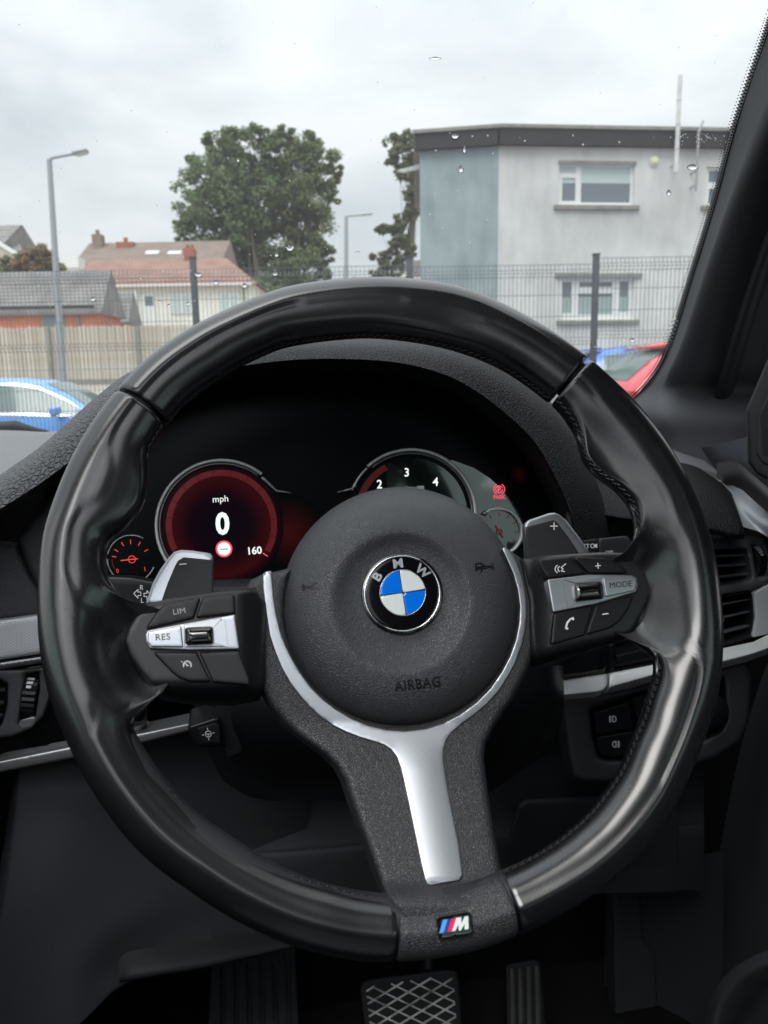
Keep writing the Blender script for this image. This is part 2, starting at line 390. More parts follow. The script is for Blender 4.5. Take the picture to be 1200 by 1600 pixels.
def leafmat(n,a,b,c):
    m=mat(n,a,.7,spec=.2,var=(.45,b,.35,.65)); nt=m.node_tree; N=nt.nodes; L=nt.links; bs=N['Principled BSDF']
    src=bs.inputs['Base Color'].links[0].from_socket
    t=N.new('ShaderNodeBsdfTranslucent'); L.new(src,t.inputs[0]); x=N.new('ShaderNodeMixShader'); x.inputs[0].default_value=.45
    L.new(bs.outputs[0],x.inputs[1]); L.new(t.outputs[0],x.inputs[2]); L.new(x.outputs[0],N['Material Output'].inputs[0])
    return m
M['leaf1']=leafmat('mid_green_leaves',(.20,.25,.13),(.13,.18,.08),0)
M['leaf2']=leafmat('olive_green_leaves',(.22,.25,.12),(.15,.19,.085),0)
M['leaf3']=leafmat('dark_conifer_foliage',(.16,.19,.12),(.20,.21,.12),0)
M['leaf4']=leafmat('autumn_red_green_leaves',(.30,.20,.11),(.17,.24,.10),0)
M['tyre']=mat('tyre_rubber',(.02,.02,.02),.8)
M['alloy']=mat('alloy_wheel',(.5,.5,.52),.3,metal=1)
M['carglass']=mat('tinted_car_glass',(.13,.18,.17),.08,spec=.8)
M['bluepaint']=mat('metallic_light_blue_paint',(.10,.33,.78),.25,coat=1)
M['bluepaint2']=mat('bright_blue_paint',(.04,.17,.62),.25,coat=1)
M['redpaint']=mat('bright_red_paint',(.62,.02,.035),.25,coat=1)
M['bright_trim']=mat('bright_window_trim',(.75,.76,.78),.2,metal=.6)
M['lamp_red']=mat('red_tail_lamp',(.4,.01,.01),.15,coat=1)
M['lamp_clear']=mat('clear_lamp_lens',(.6,.62,.62),.1,coat=1)
# ------------------------------------------------------------------ ground
def gz(x,y):
    a=[(-500,0),(9,0),(24,1.36),(38,3.9),(60,6.0),(200,7.5),(900,9)]
    for (y0,z0),(y1,z1) in zip(a[:-1],a[1:]):
        if y<=y1: z=z0+(z1-z0)*(y-y0)/(y1-y0); break
    else: z=9
    if y>9 and x>-3:                       # the car park on the right lies lower
        k=min(1,max(0,(x+3)/4)); z=z*(1-k)+k*min(z,.3+max(0,(y-17))*.07)
    return z
xs=sorted(set([-900,-400,-200,-100,-60,-40,-30,-24,-20,-16,-13,-10,-8,-6,-4,-3,-2,-1,0,1,2,4,8,14,20,30,50,100,200,400,900]))
ys=sorted(set([-900,-300,-100,-30,-10,0,4,8,9,10,12,14,16,17,18,20,22,24,27,30,34,38,45,52,60,80,120,200,400,900]))
VV=[(x,y,gz(x,y)) for y in ys for x in xs]; n=len(xs)
FF=[(j*n+i,j*n+i+1,(j+1)*n+i+1,(j+1)*n+i) for j in range(len(ys)-1) for i in range(n-1)]
g=mesh_obj('ground',VV,FF,M['ground']); tag(g,'pale paved ground rising away behind the car park',kind='structure')
xs2=[-30,-16,-10,-6,-3,-2,-1,0,1,4,10,30]; ys2=[-12,0,4,8,9,11,13,15,16.5]
VV=[(x,y,gz(x,y)+.012) for y in ys2 for x in xs2]; n=len(xs2)
FF=[(j*n+i,j*n+i+1,(j+1)*n+i+1,(j+1)*n+i) for j in range(len(ys2)-1) for i in range(n-1)]
tag(mesh_obj('car_park',VV,FF,M['asphalt']),'dark asphalt of the car park',kind='structure')
# ------------------------------------------------------------------ the two-storey building
pA=Y(778,400,17.5); pB=Y(1140,400,18.05); pC=Y(657,400,17.8)
def vplane(a,b):
    d=np.array([b[0]-a[0],b[1]-a[1],0.]); d/=np.linalg.norm(d); n=np.array([d[1],-d[0],0.])
    if n[1]>0: n=-n
    return Plane((a[0],a[1],0),n)
G1=vplane(pA,pB); G2=vplane(pC,pA)
def wquad(pl,u0,v0,u1,v1): return [prj(pl.w(u,v)) for u,v in ((u0,v0),(u1,v0),(u1,v1),(u0,v1))]
def pxr(pl,x0,y0,x1,y1):   # pixel box -> upright rectangle on a facade plane
    u0=pl.uv(x0,(y0+y1)/2)[0]; u1=pl.uv(x1,(y0+y1)/2)[0]; v1=pl.uv((x0+x1)/2,y0)[1]; v0=pl.uv((x0+x1)/2,y1)[1]; return u0,v0,u1,v1
def ubox(name,pl,r,h0,h1,m,parent,bv=0):
    u0,v0,u1,v1=r; c=pl.w((u0+u1)/2,(v0+v1)/2,(h0+h1)/2)
    return box(name,c,pl.x*(u1-u0)/2,pl.n*(h1-h0)/2,pl.y*(v1-v0)/2,m,parent,bv)
def wallrelief(name,pl,r,holes,m,parent,t=.25):
    """upright wall with real openings, in plane coordinates"""
    u0,v0,u1,v1=r; us=sorted({u0,u1}|{h[0] for h in holes}|{h[2] for h in holes}); vs_=sorted({v0,v1}|{h[1] for h in holes}|{h[3] for h in holes})
    def solid(i,j):
        if i<0 or j<0 or i>=len(us)-1 or j>=len(vs_)-1: return False
        cu=(us[i]+us[i+1])/2;cv=(vs_[j]+vs_[j+1])/2
        return not any(h[0]<cu<h[2] and h[1]<cv<h[3] for h in holes)
    VV=[];F=[];ix={}
    def v(i,j,k):
        if (i,j,k) not in ix: ix[(i,j,k)]=len(VV); VV.append(pl.w(us[i],vs_[j],-t*k))
        return ix[(i,j,k)]
    for i in range(len(us)-1):
        for j in range(len(vs_)-1):
            if not solid(i,j): continue
            F.append((v(i,j,0),v(i+1,j,0),v(i+1,j+1,0),v(i,j+1,0))); F.append((v(i,j,1),v(i,j+1,1),v(i+1,j+1,1),v(i+1,j,1)))
            if not solid(i-1,j): F.append((v(i,j,0),v(i,j+1,0),v(i,j+1,1),v(i,j,1)))
            if not solid(i+1,j): F.append((v(i+1,j,0),v(i+1,j,1),v(i+1,j+1,1),v(i+1,j+1,0)))
            if not solid(i,j-1): F.append((v(i,j,0),v(i,j,1),v(i+1,j,1),v(i+1,j,0)))
            if not solid(i,j+1): F.append((v(i,j+1,0),v(i+1,j+1,0),v(i+1,j+1,1),v(i,j+1,1)))
    return mesh_obj(name,VV,F,m,parent)
bt=thing('office_building','two storey pale grey rendered building with a teal end wall and dark flat fascia','building',(float(pA[0]),float(pA[1]),0))
zt=G1.uv(778,228)[1]; zf=G1.uv(778,203)[1]; zr=zf+.07
uR=G1.uv(1330,400)[0]
W1=pxr(G1,873,257,991,321); W2=pxr(G1,1103,261,1175,322); W3=pxr(G1,877,434,991,500)
wallrelief('grey_wall',G1,(0,-.5,uR,zt),[W1,W2,W3],M['grey_render'],bt)
uC=0; uA=G2.uv(778,400)[0]
wallrelief('teal_wall',G2,(0,-.5,uA-.003,zt),[],M['teal_render'],bt)
# side and back walls close the volume
e0=G2.w(0,0); e1=G1.w(uR,0)
for nm,a,b in (('side_wall',e0,e0+np.array([.35,7,0])),('side_wall',e1,e1+np.array([-.1,7,0])),('back_wall',e0+np.array([.35,7,0]),e1+np.array([-.1,7,0]))):
    q=[a+[0,0,-.5],b+[0,0,-.5],b+[0,0,zt],a+[0,0,zt]]; mesh_obj(nm,q,[(0,1,2,3)],M['teal_render'] if nm=='side_wall' and a is e0 else M['grey_render'],bt)
ubox('fascia',G1,(-.02,zt,uR+.1,zf),-.05,.16,M['fascia'],bt); ubox('fascia',G2,(-.08,zt,uA-.025,zf),-.05,.15,M['fascia'],bt)
rp=[G2.w(-.12,zf,.2),G1.w(0,zf,.2),G1.w(uR+.2,zf,.2),e1+np.array([0,7.2,zf]),e0+np.array([.2,7.2,zf])]
rp=[np.array([p[0],p[1],zf]) for p in rp]; VV=rp+[p+np.array([0,0,.07]) for p in rp]; k=len(rp)
fixnormals(mesh_obj('roof',VV,[tuple(range(k)),tuple(range(k,2*k))]+[(i,(i+1)%k,k+(i+1)%k,k+i) for i in range(k)],M['concrete'],bt))
def window(pl,r,panes,parent,sill=True,fr=.055):
    """panes: list of (px box, material)"""
    f=thing('window',None,None,pl.w(r[0],r[1])); f.parent=parent; f.location=Vector(f.location)-rootloc(parent)
    u0,v0,u1,v1=r
    hol=[pxr(pl,*p[0]) for p in panes]
    o=wallrelief('frame',pl,(u0,v0,u1,v1),hol,M['upvc'],f,t=.06)
    o.location=Vector(pl.n*-.07)
    for h_,(_,m) in zip(hol,panes): ubox('pane',pl,(h_[0],h_[1],h_[2],h_[3]),-.115,-.10,m,f)
    if sill: ubox('sill',pl,(u0-.1,v0-.09,u1+.12,v0-.003),-.05,.07,M['concrete'],f)
    return f
window(G1,W1,[((876,259.5,901,269.5),M['blind']),((880,276.5,901,284),M['blind']),((880,284,901,313),M['glass_dark']),((909.5,259.5,986.5,284.5),M['blind']),((909.5,284.5,986.5,315.5),M['glass_dark'])],bt)
window(G1,W2,[((1110,266,1168,284),M['glass_dark']),((1110,294,1168,317),M['glass_dark'])],bt)
window(G1,W3,[((880,440,895,464),M['glass_dark']),((880,464,895,489),M['net']),((907,440,959,448),M['glass_dark']),((905,458,959,463),M['glass_dark']),((905,463,959,491),M['net']),((970,439,984.5,463),M['glass_dark']),((970,463,984.5,487),M['net'])],bt)
ubox('lintel',G1,(W1[0]-.02,W1[3]+.003,W1[2]+.02,W1[3]+.07),-.1,.03,M['concrete'],bt)
ubox('lintel',G1,(W3[0]-.15,W3[3]+.003,W3[2]+.15,W3[3]+.09),-.1,.05,M['concrete'],bt)
# dome shaped bulkhead lamp, flue pipe and aerial on the wall
uL,vL=G1.uv(1022,252.5)
bl=thing('wall_light','round cream bulkhead light on the grey wall beside the upper window','light',G1.w(uL,vL))
VV=[];FF=[]
for i in range(6):
    for j in range(14):
        a=i/5*math.pi/2; VV.append(G1.w(uL+.10*math.cos(a)*math.cos(j/7*math.pi),vL+.10*math.cos(a)*math.sin(j/7*math.pi),.02+.06*math.sin(a)))
for i in range(5):
    for j in range(14): FF.append((i*14+j,i*14+(j+1)%14,(i+1)*14+(j+1)%14,(i+1)*14+j))
mesh_obj('lens',VV,FF,mat('cream_lens',(.75,.73,.55),.3),bl,smooth=True)
tube('backplate',[G1.w(uL,vL,0),G1.w(uL,vL,.03)],.115,M['upvc'],bl,seg=16)
def wallpipe(name,px,y0,y1,wpx,m,label,cat,hh=.25,cap=None):
    a=G1.pt(px,y0,hh); b=G1.pt(px,y1,hh); a[0]=b[0];a[1]=b[1]
    t=thing(name,label,cat,(b[0],b[1],b[2]))
    tube('pipe',[b,a],wpx/68/2,m,t,seg=10)
    for f in (.1,.35): 
        c=b+(a-b)*f; tube('bracket',[c,c-G1.n*hh],.02,m,t,seg=6)
    return t,a,b
M['old_white']=mat('chalky_white_pipe',(.72,.72,.70),.6,var=(5,(.5,.5,.48),.4,.7))
t,a,b=wallpipe('flue_pipe',1056,118,270,6.5,M['old_white'],'tall white pipe fixed to the grey wall and rising above the roof','pipe')
for f in (.25,.5,.75): tube('joint_collar',[b+(a-b)*f,b+(a-b)*(f+.012)],.056,M['old_white'],t,seg=10)
t,a,b=wallpipe('aerial_mast',1087,207,298,3.8,mat('weathered_grey_metal',(.33,.32,.31),.6),'short grey aerial mast with bent top beside the white pipe','aerial')
tube('aerial_arm',[a,a+G1.x*.09+np.array([0,0,.24])],.025,M['galv'],t,seg=6)
# ------------------------------------------------------------------ mesh security fence
FY=9.5
mf=thing('mesh_fence','anthracite welded mesh security fence with square posts around the car park','fence',tuple(Y(640,500,FY)[:2])+(.3,))
posts=[-36,302,640,931,1212]; tops=[404,404,404,399,392]
px_=[Y(p,420,FY-(0.0)) for p in posts]
zt_=[Y(p,t,FY)[2] for p,t in zip(posts,tops)]
for p,z in zip(px_,zt_):
    aabb('fence_post',p[0]-.035,p[0]+.035,FY-.035,FY+.035,.02,z,M['post'],mf,bv=.006)
    aabb('post_cap',p[0]-.04,p[0]+.04,FY-.04,FY+.04,z+.001,z+.02,M['post'],mf)
for i in range(len(posts)-1):
    a,b=px_[i],px_[i+1]; ztop=[Y(500,417,FY)[2]]*2+[Y(780,415,FY)[2],Y(1000,402,FY)[2]]; zt2=ztop[i]; zb=zt2-2.35
    B=([],[]); n=int(round((b[0]-a[0]-.08)/.05))
    prof=[(zt2,0),(zt2-.06,.0),(zt2-.10,-.045),(zt2-.14,0),(zt2-.85,0),(zt2-.89,-.045),(zt2-.93,0),(zt2-1.65,0),(zt2-1.69,-.045),(zt2-1.73,0),(zb,0)]
    for k in range(n+1):
        x=a[0]+.04+(b[0]-a[0]-.08)*k/n
        for (z0,y0),(z1,y1) in zip(prof[:-1],prof[1:]):
            boxm(B,(x,FY+(y0+y1)/2,(z0+z1)/2),(.0027,0,0),(0,.0027,0),(0,(y0-y1)/2,(z0-z1)/2))
    for z,y in [(p[0],p[1]) for p in prof if True]+[(zt2-.35,0),(zt2-.6,0),(zt2-1.15,0),(zt2-1.4,0),(zt2-2,0)]:
        boxm(B,((a[0]+b[0])/2,FY+y+.006,z),((b[0]-a[0])/2-.04,0,0),(0,.003,0),(0,0,.003))
    o=mesh_obj('mesh_panel',B[0],B[1],M['mesh_wire'],mf); o['kind']='stuff'
# ------------------------------------------------------------------ timber fence on the left
TY=24.0
z0=gz(-8,TY); 
x0=Y(-60,550,TY)[0]; x1=Y(430,550,TY)[0]
tf=thing('timber_fence','long weathered vertical board fence in front of the brick shed and bungalow','fence',((x0+x1)/2,TY,z0))
ztf=Y(150,509,TY)[2]; x=x0; proto=None; i=0
for mm_ in (M['timber'],M['timber2']): pass
pm=[]
for mm_ in (M['timber'],M['timber2']):
    for hh in (0,.02,.035):
        b=([],[]); boxm(b,(0,0,(ztf-z0)/2-hh/2),(.052,0,0),(0,.011,0),(0,0,(ztf-z0)/2-hh/2)); me=bpy.data.meshes.new('fence_board'); me.from_pydata([tuple(v) for v in b[0]],[],b[1]); me.materials.append(mm_); me.update()
        pm.append(me)
while x<x1:
    o=bpy.data.objects.new('fence_board',pm[rng.choice([0,1,2,3,3,4,5])]); COL.objects.link(o); o.parent=tf
    o.location=(x-tf.location.x,rng.uniform(-.006,.006),rng.uniform(-.015,.01)); x+=.118+rng.uniform(-.004,.004)
for xx in np.arange(x0,x1,2.7): aabb('concrete_post',xx-.06,xx+.06,TY-.07,TY+.05,z0-.1,ztf-.03,M['concrete'],tf)
aabb('gravel_board',x0,x1,TY-.025,TY-.012,z0-.05,z0+.16,M['concrete'],tf)
# ------------------------------------------------------------------ houses
def gable_house(name,label,x0,x1,y0,y1,zb,ze,zr,wm,rm,over=.15,ridge_y=None,cat='house',hip=0,tiles=None):
    h=thing(name,label,cat,((x0+x1)/2,(y0+y1)/2,zb)); yr=ridge_y or (y0+y1)/2
    VV=[(x0,y0,zb),(x1,y0,zb),(x1,y1,zb),(x0,y1,zb),(x0,y0,ze),(x1,y0,ze),(x1,y1,ze),(x0,y1,ze)]
    FF=[(0,1,5,4),(2,3,7,6)]
    if hip: FF+=[(1,2,6,5),(3,0,4,7)]
    else: VV+=[(x0,yr,zr-.05),(x1,yr,zr-.05)]; FF+=[(1,2,6,9,5),(3,0,4,8,7)]
    mesh_obj('wall',VV,FF,wm,h)
    s=(zr-ze)/(yr-y0); ey=y0-over; ez=ze-over*s; s2=(zr-ze)/(y1-yr); by=y1+over; bz=ze-over*s2
    a0,a1=x0-over,x1+over; t=.09
    nrow=tiles or 10; VV=[];FF=[]
    rf=None
    # sloped roof laid in courses, each course lapping the next
    for (ya,za,yb,zb_) in ((ey,ez,yr,zr),(by,bz,yr,zr)):
        for k in range(nrow):
            f0,f1=k/nrow,(k+1)/nrow
            p0=(ya+(yb-ya)*f0,za+(zb_-za)*f0); p1=(ya+(yb-ya)*f1,za+(zb_-za)*f1)
            hx0=hip*f0; hx1=hip*f1
            o=len(VV)
            VV+=[(a0,p0[0],p0[1]+.05),(a1-hx0,p0[0],p0[1]+.05),(a1-hx1,p1[0],p1[1]+.01),(a0,p1[0],p1[1]+.01),(a0,p0[0],p0[1]-.03),(a1-hx0,p0[0],p0[1]-.03)]
            FF+=[(o,o+1,o+2,o+3),(o,o+4,o+5,o+1)]
    if hip: o=len(VV); VV+=[(a1,ey,ez+.04),(a1,by,bz+.04),(a1-hip,yr,zr+.01)]; FF.append((o,o+1,o+2))
    o=len(VV); VV+=[(a0,ey,ez-.04),(a1,ey,ez-.04),(a1-hip,yr,zr-.06),(a0,yr,zr-.06),(a0,by,bz-.04),(a1,by,bz-.04)]; FF+=[(o,o+3,o+2,o+1),(o+3,o+4,o+5,o+2)]
    if not hip: FF+=[(o+0,o+3,o-0+0) if False else (o+1,o+2,o+5)]
    rf=mesh_obj('roof',VV,FF,rm,h)
    return h,rf
def zat(px,py,d): return Y(px,py,d)[2]
def xat(px,d,py=450): return Y(px,py,d)[0]
# brick shed
sh,_=gable_house('brick_shed','low orange brick shed with a grey slate roof behind the board fence',xat(-120,27.5),xat(152,27.5),27.5,29.7,2.0,zat(80,482,27.5),zat(100,424,28.6),M['brick'],M['slate'],cat='shed',tiles=12)
P27=Plane((0,27.5,0),(0,-1,0))
ubox('window_frame',P27,pxr(P27,66,491,103,512),-.05,.03,M['concrete'],sh); ubox('window_pane',P27,pxr(P27,69,494,100,510),.031,.04,M['glass_dark'],sh)
ubox('downpipe',P27,pxr(P27,121,484,124,520),0.01,.07,M['concrete'],sh)
ubox('bargeboard',P27,pxr(P27,0,479,150,483),.16,.2,M['fascia'],sh)
sh2,_=gable_house('brick_lean_to','small brick outhouse with a steep grey roof against the bungalow',xat(171,31.2),xat(195,31.2),31.2,32.8,2.6,zat(185,500,31.2),zat(185,456,32),M['brick'],M['slate'],cat='shed',over=.08,tiles=8)
# bungalow
P38=Plane((0,38,0),(0,-1,0))
bg,_=gable_house('white_bungalow','cream white bungalow with a faded terracotta roof behind the board fence','house' and xat(120,38),xat(393,38),38,44,3.7,zat(300,441,38),zat(300,405,41.),M['white_render'],M['tile'],hip=2.0,over=.3,tiles=14)
for r_,pn in (((266,458,300,490),((269,461,283,467),(285.5,461,298,467),(269,469,283,488),(285.5,469,298,488))),((342,458,375,487),((345,461,358,467),(360.5,461,372,467),(345,469,358,485),(360.5,469,372,485)))):
    rr=pxr(P38,*r_); f=thing('window',None,None,P38.w(rr[0],rr[1])); f.parent=bg; f.location=Vector(f.location)-bg.location
    ubox('frame',P38,rr,.01,.06,M['upvc'],f)
    for q in pn: ubox('pane',P38,pxr(P38,*q),.061,.07,M['blind'],f)
dr=ubox('door',P38,pxr(P38,221,459,244,512),.01,.07,M['upvc'],bg)
ubox('glazing',P38,pxr(P38,227,463,240,478),.071,.08,M['glass_dark'],dr).location=Vector((0,0,0))
dr2=[c for c in bpy.data.objects if c.parent==dr]
ubox('porch_post',P38,pxr(P38,214,455,217,512),.2,.27,M['upvc'],bg)
ubox('gutter',P38,pxr(P38,165,445,395,448),.3,.36,M['upvc'],bg); ubox('downpipe',P38,pxr(P38,381,449,383,512),.02,.1,M['concrete'],bg)
ubox('wheelie_bin',P38,pxr(P38,221,490,228,512),.5,.9,M['fascia'],bg) if False else None
c=Y(297,395,41); ch=aabb('chimney',c[0]-.26,c[0]+.26,41-.3,41+.3,zat(297,412,41)-.3,zat(297,389,41),M['chimney'],bg)
for dx in (-.12,.12): tube('chimney_pot',[(c[0]+dx,41,zat(297,389,41)),(c[0]+dx,41,zat(297,383,41))],.09,M['chimney'],bg,seg=8)
# brown roofed house behind
bh,_=gable_house('brown_roofed_house','house with a long brown tiled roof showing above the bungalow',xat(124,50),xat(345,50),50,56,5,zat(200,410,50),zat(200,379,53),mat('beige_render',(.5,.42,.34),.9),M['tile2'],over=.2,tiles=12)
for px,py,m,wd in ((153,372,M['tile2'],.3),(197,384,M['chimney'],.55)):
    c=Y(px,py,52.4); aabb('chimney',c[0]-wd,c[0]+wd,52.1,52.8,c[2]-1,c[2]+.2,m,bh); tube('chimney_pot',[(c[0],52.4,c[2]+.2),(c[0],52.4,c[2]+.5)],.14,m,bh,seg=8)
for px in (238,273): 
    c=Y(px,395,51.3); box('skylight',c,(.42,0,0),(0,.25,.13),(0,-.02,.04),M['lamp_clear'],bh)
# gable on the far left
lh,_=gable_house('grey_roofed_house','house gable with white bargeboard and grey roof at the far left edge',xat(-160,46),xat(-10,46),46,54,4.5,zat(0,398,46),zat(0,352,50),M['white_render'],M['slate'],over=.2)
P46=Plane((0,45.6,0),(0,-1,0))
gx=[P46.w(*P46.uv(-60,345)),P46.w(*P46.uv(28,398))]
d=gx[1]-gx[0]; L_=np.linalg.norm(d); d/=L_; box('bargeboard',(gx[0]+gx[1])/2,d*L_/2,(0,.05,0),np.cross(d,[0,1,0])*.11,M['upvc'],lh)
VV=[P46.w(*P46.uv(-60,352),h=-.05),P46.w(*P46.uv(25,400),h=-.05),P46.w(*P46.uv(25,440),h=-.05),P46.w(*P46.uv(-90,440),h=-.05),P46.w(*P46.uv(-90,352),h=-.05)]
mesh_obj('gable_wall',VV,[(0,1,2,3,4)],mat('beige_pebbledash',(.5,.46,.38),.9),lh)
VV=[P46.w(*P46.uv(0,352),h=-1.5),P46.w(*P46.uv(28,374),h=-1.5),P46.w(*P46.uv(36,376),h=-3),P46.w(*P46.uv(36,400),h=-3),P46.w(*P46.uv(20,400),h=-1.5)]
mesh_obj('rear_roof',[Y(-30,360,50),Y(30,375,50),Y(37,400,47.5),Y(20,402,47)],[(0,1,2,3)],M['slate'],lh)
# white porch between
box('conservatory' ,Y(112,412,44),(.55,0,0),(0,.5,0),(0,0,.28),M['upvc'],None)
cv=bpy.data.objects['conservatory']; cv.name='white_conservatory'; tag(cv,'small white flat topped extension seen above the shed roof','extension')
# soffit of the neighbouring roof at the left of the teal wall
sf=slab('canopy',Plane((0,19,0),(0,-1,0)),[(620,266),(664,254),(664,261),(630,269)],M['old_white'],None,0,.12); tag(sf,'pale flat canopy edge sticking out left of the teal wall','canopy')
nb=thing('neighbouring_roof','low grey roof with white bargeboard just left of the teal wall','roof',Y(640,440,30)); 
slab('slope',Plane((0,30,0),(0,-1,0)),[(634,408),(700,404),(700,434),(634,434)],M['slate'],nb,0,3); slab('bargeboard',Plane((0,29.9,0),(0,-1,0)),[(600,456),(634,424),(636,430),(606,460)],M['old_white'],nb,0,.1); slab('bargeboard',Plane((0,29.9,0),(0,-1,0)),[(634,434),(700,431),(700,439),(634,440)],M['old_white'],nb,0.01,.1)
slab('brick_wall',Plane((0,30.2,0),(0,-1,0)),[(606,458),(634,432),(700,430),(700,500),(606,500)],M['brick'],nb,0,2)
# ------------------------------------------------------------------ street lamps
def street_lamp(label,xb,yb,xt,yt,xh,yh,d,r,grp):
    b=Y(xb,yb,d); t_=Y(xt,yt,d); h_=Y(xh,yh,d); g=gz(b[0],d); base=b+(b-t_)/(b[2]-t_[2])*(g-b[2])*1.0
    l=thing('street_lamp',label,'street lamp',base,grp)
    tube('column',[base,base+(t_-base)*.3],r*1.25,M['galv'],l,seg=12); tube('column',[base+(t_-base)*.3,t_],[r,r*.72],M['galv'],l,seg=12)
    e=t_+(h_-t_)*.62
    tube('arm',[t_-np.array([0,0,.1]),t_+(e-t_)*.08+np.array([0,0,.02]),e],r*.45,M['galv'],l,seg=8)
    d_=(h_-e); L_=np.linalg.norm(d_); u=d_/L_; s=np.array([0,1,0.]); up=np.cross(u,s)
    b_=([],[]); boxm(b_,(e+h_)/2,u*L_/2,s*.13,up*.05); o=fixnormals(mesh_obj('lamp_head',b_[0],b_[1],M['galv'],l)); bevel(o,.04,3)
    b_=([],[]); boxm(b_,(e+h_)/2+u*L_*.08-up*(.055 if up[2]>0 else -.055),u*L_*.32,s*.09,up*.02); mesh_obj('lens',b_[0],b_[1],M['lamp_clear'],l)
street_lamp('tall grey street lamp standing in front of the board fence',98,590,77,249,137,235,22.3,.095,None)
street_lamp('pale distant street lamp between the big trees and the teal building',541,446,541,338,582,334,44,.13,None)
# ------------------------------------------------------------------ trees
def tree(name,label,lobes,d,leafm,trunk,n_per,ls,dd=1.0,grp=None):
    k=FPX/d; r_=random.Random(hash(label)%1000 if False else len(label)*7+len(lobes))
    base=Y(trunk[0][0],trunk[0][1],d); base[2]=gz(base[0],d)
    t=thing(name,label,'tree',base,grp)
    top=[Y(x,y,d) for x,y in trunk]; pts=[base]+top
    rr=[.012*d*.6*(1-.75*i/len(pts)) for i in range(len(pts))]
    tube('trunk',pts,rr,M['bark'],t,seg=8)
    VV=[];FF=[];B=[]
    for (x,y,r,*z) in lobes:
        off=(z[0] if z else 0)*dd
        c=Y(x,y,d+off); R_=r/k
        for s in range(3 if d>50 else 1):   # limb to the clump
            a=pts[min(len(pts)-1,1+r_.randrange(max(1,len(pts)-1)))]; e=c+np.array([r_.uniform(-.5,.5) for _ in range(3)])*R_
            B.append((a,e))
        # several leaf tufts in every clump give it its own light and dark side
        nt=max(6,int(r*r/55)) if d>50 else max(20,int(r*r/30))
        for q in range(nt):
            v=np.array([r_.gauss(0,1) for _ in range(3)]); v/=np.linalg.norm(v); rad=R_*((.45 if d>50 else .2)+(.6 if d>50 else 1.15)*r_.random()**.6); tc=c+v*rad*np.array([1,1.0,.92]); tr=R_*r_.uniform(.24,.46)*(1 if d>50 else .9)
            for m in range(int(n_per)):
                u=np.array([r_.gauss(0,1) for _ in range(3)]); u*=tr/np.linalg.norm(u)*(.4+.7*r_.random()); u[2]*=.7; p=tc+u*1.25
                nrm=u+np.array([r_.gauss(0,.5)*tr,r_.gauss(0,.5)*tr,tr*.6]); nrm/=np.linalg.norm(nrm)
                a=np.cross(nrm,[r_.gauss(0,1),r_.gauss(0,1),r_.gauss(0,1)]); a/=np.linalg.norm(a); b=np.cross(nrm,a); s1=ls*r_.uniform(.6,1.3); s2=s1*.55
                o=len(VV); VV+=[p-a*s1,p+b*s2,p+a*s1,p-b*s2]; FF.append((o,o+1,o+2,o+3))
    o=mesh_obj('crown',VV,FF,leafm,t)
    VV=[];FF=[]
    for a,e in B:
        dv=e-a; n1=np.cross(dv,[0,1,.1]); n1/=np.linalg.norm(n1)+1e-9; n2=np.cross(dv,n1); n2/=np.linalg.norm(n2)+1e-9; w0=.05*d/60*(2.2 if d>50 else .7); o=len(VV)
        for f,wd in ((0,w0),(1,w0*.3)):
            for s in range(3): VV.append(a+dv*f+(n1*math.cos(s*2.1)+n2*math.sin(s*2.1))*wd)
        FF+=[(o,o+1,o+4,o+3),(o+1,o+2,o+5,o+4),(o+2,o,o+3,o+5)]
    mesh_obj('limbs',VV,FF,M['bark'],t)
    return t
tree('broadleaf_tree','tall dark green broadleaf tree, the left of the touching pair beyond the bungalow',
 [(384,222,26),(352,238,28),(325,262,28),(305,290,24,-1),(345,280,36,-1),(385,265,34,1),(410,240,24),(298,325,24,0),(325,330,32,-2),(365,318,36,-1),(405,300,32,0),(292,358,20),(315,375,26,-1),(350,368,30,-2),(385,355,30,1),(410,340,26),(303,395,18),(340,400,22,-1),(400,395,26,0),(405,430,22,0),(420,270,22,1),(418,460,30,-3),(400,480,26,-3),(365,222,20,1),(410,210,15),(300,262,14,0),(284,345,10,0),(335,225,14,0),(284,375,9,0)],60,M['leaf1'],[(400,470),(398,420),(390,350),(385,290)],95,.155)
tree('broadleaf_tree','tall olive tinted broadleaf tree, the right of the touching pair beyond the bungalow',
 [(440,228,26),(472,232,26),(500,255,26),(455,262,32),(430,290,30,2),(515,285,18),(490,295,30),(460,310,32,-1),(505,330,20),(480,345,30,-1),(445,345,28),(432,375,26,2),(470,385,30,-1),(500,375,20),(455,415,30,-2),(490,415,24),(510,425,16),(435,440,26,0),(475,450,30,-2),(505,455,22,0),(425,225,14,0),(522,265,12),(520,310,10),(450,208,14),(485,215,12),(515,400,10),(468,480,30,-3)],61.5,M['leaf2'],[(462,480),(462,420),(458,350),(460,290)],95,.155)
tree('conifer_tree','thin ragged conifer leaning out beside the teal wall',
 [(640,215,13),(622,232,15),(645,238,18),(612,250,10),(632,262,14),(650,275,14),(645,300,13),(652,322,14),(640,338,10),(628,350,12),(608,360,9),(594,358,5),(630,372,12),(618,385,10),(640,392,10),(600,402,9),(582,400,4),(622,408,12),(604,422,12),(630,428,12),(590,432,9),(650,430,10),(655,255,14),(660,300,14),(616,215,5)],33,M['leaf3'],[(638,470),(640,400),(646,330),(645,260)],26,.085)
tree('garden_shrub','rounded red and green garden shrub above the left end of the shed roof',
 [(25,415,16),(45,408,15),(66,402,15),(82,412,13),(55,425,20),(90,425,12),(12,425,12),(36,425,16)],36,M['leaf4'],[(55,440),(55,425)],26,.12)
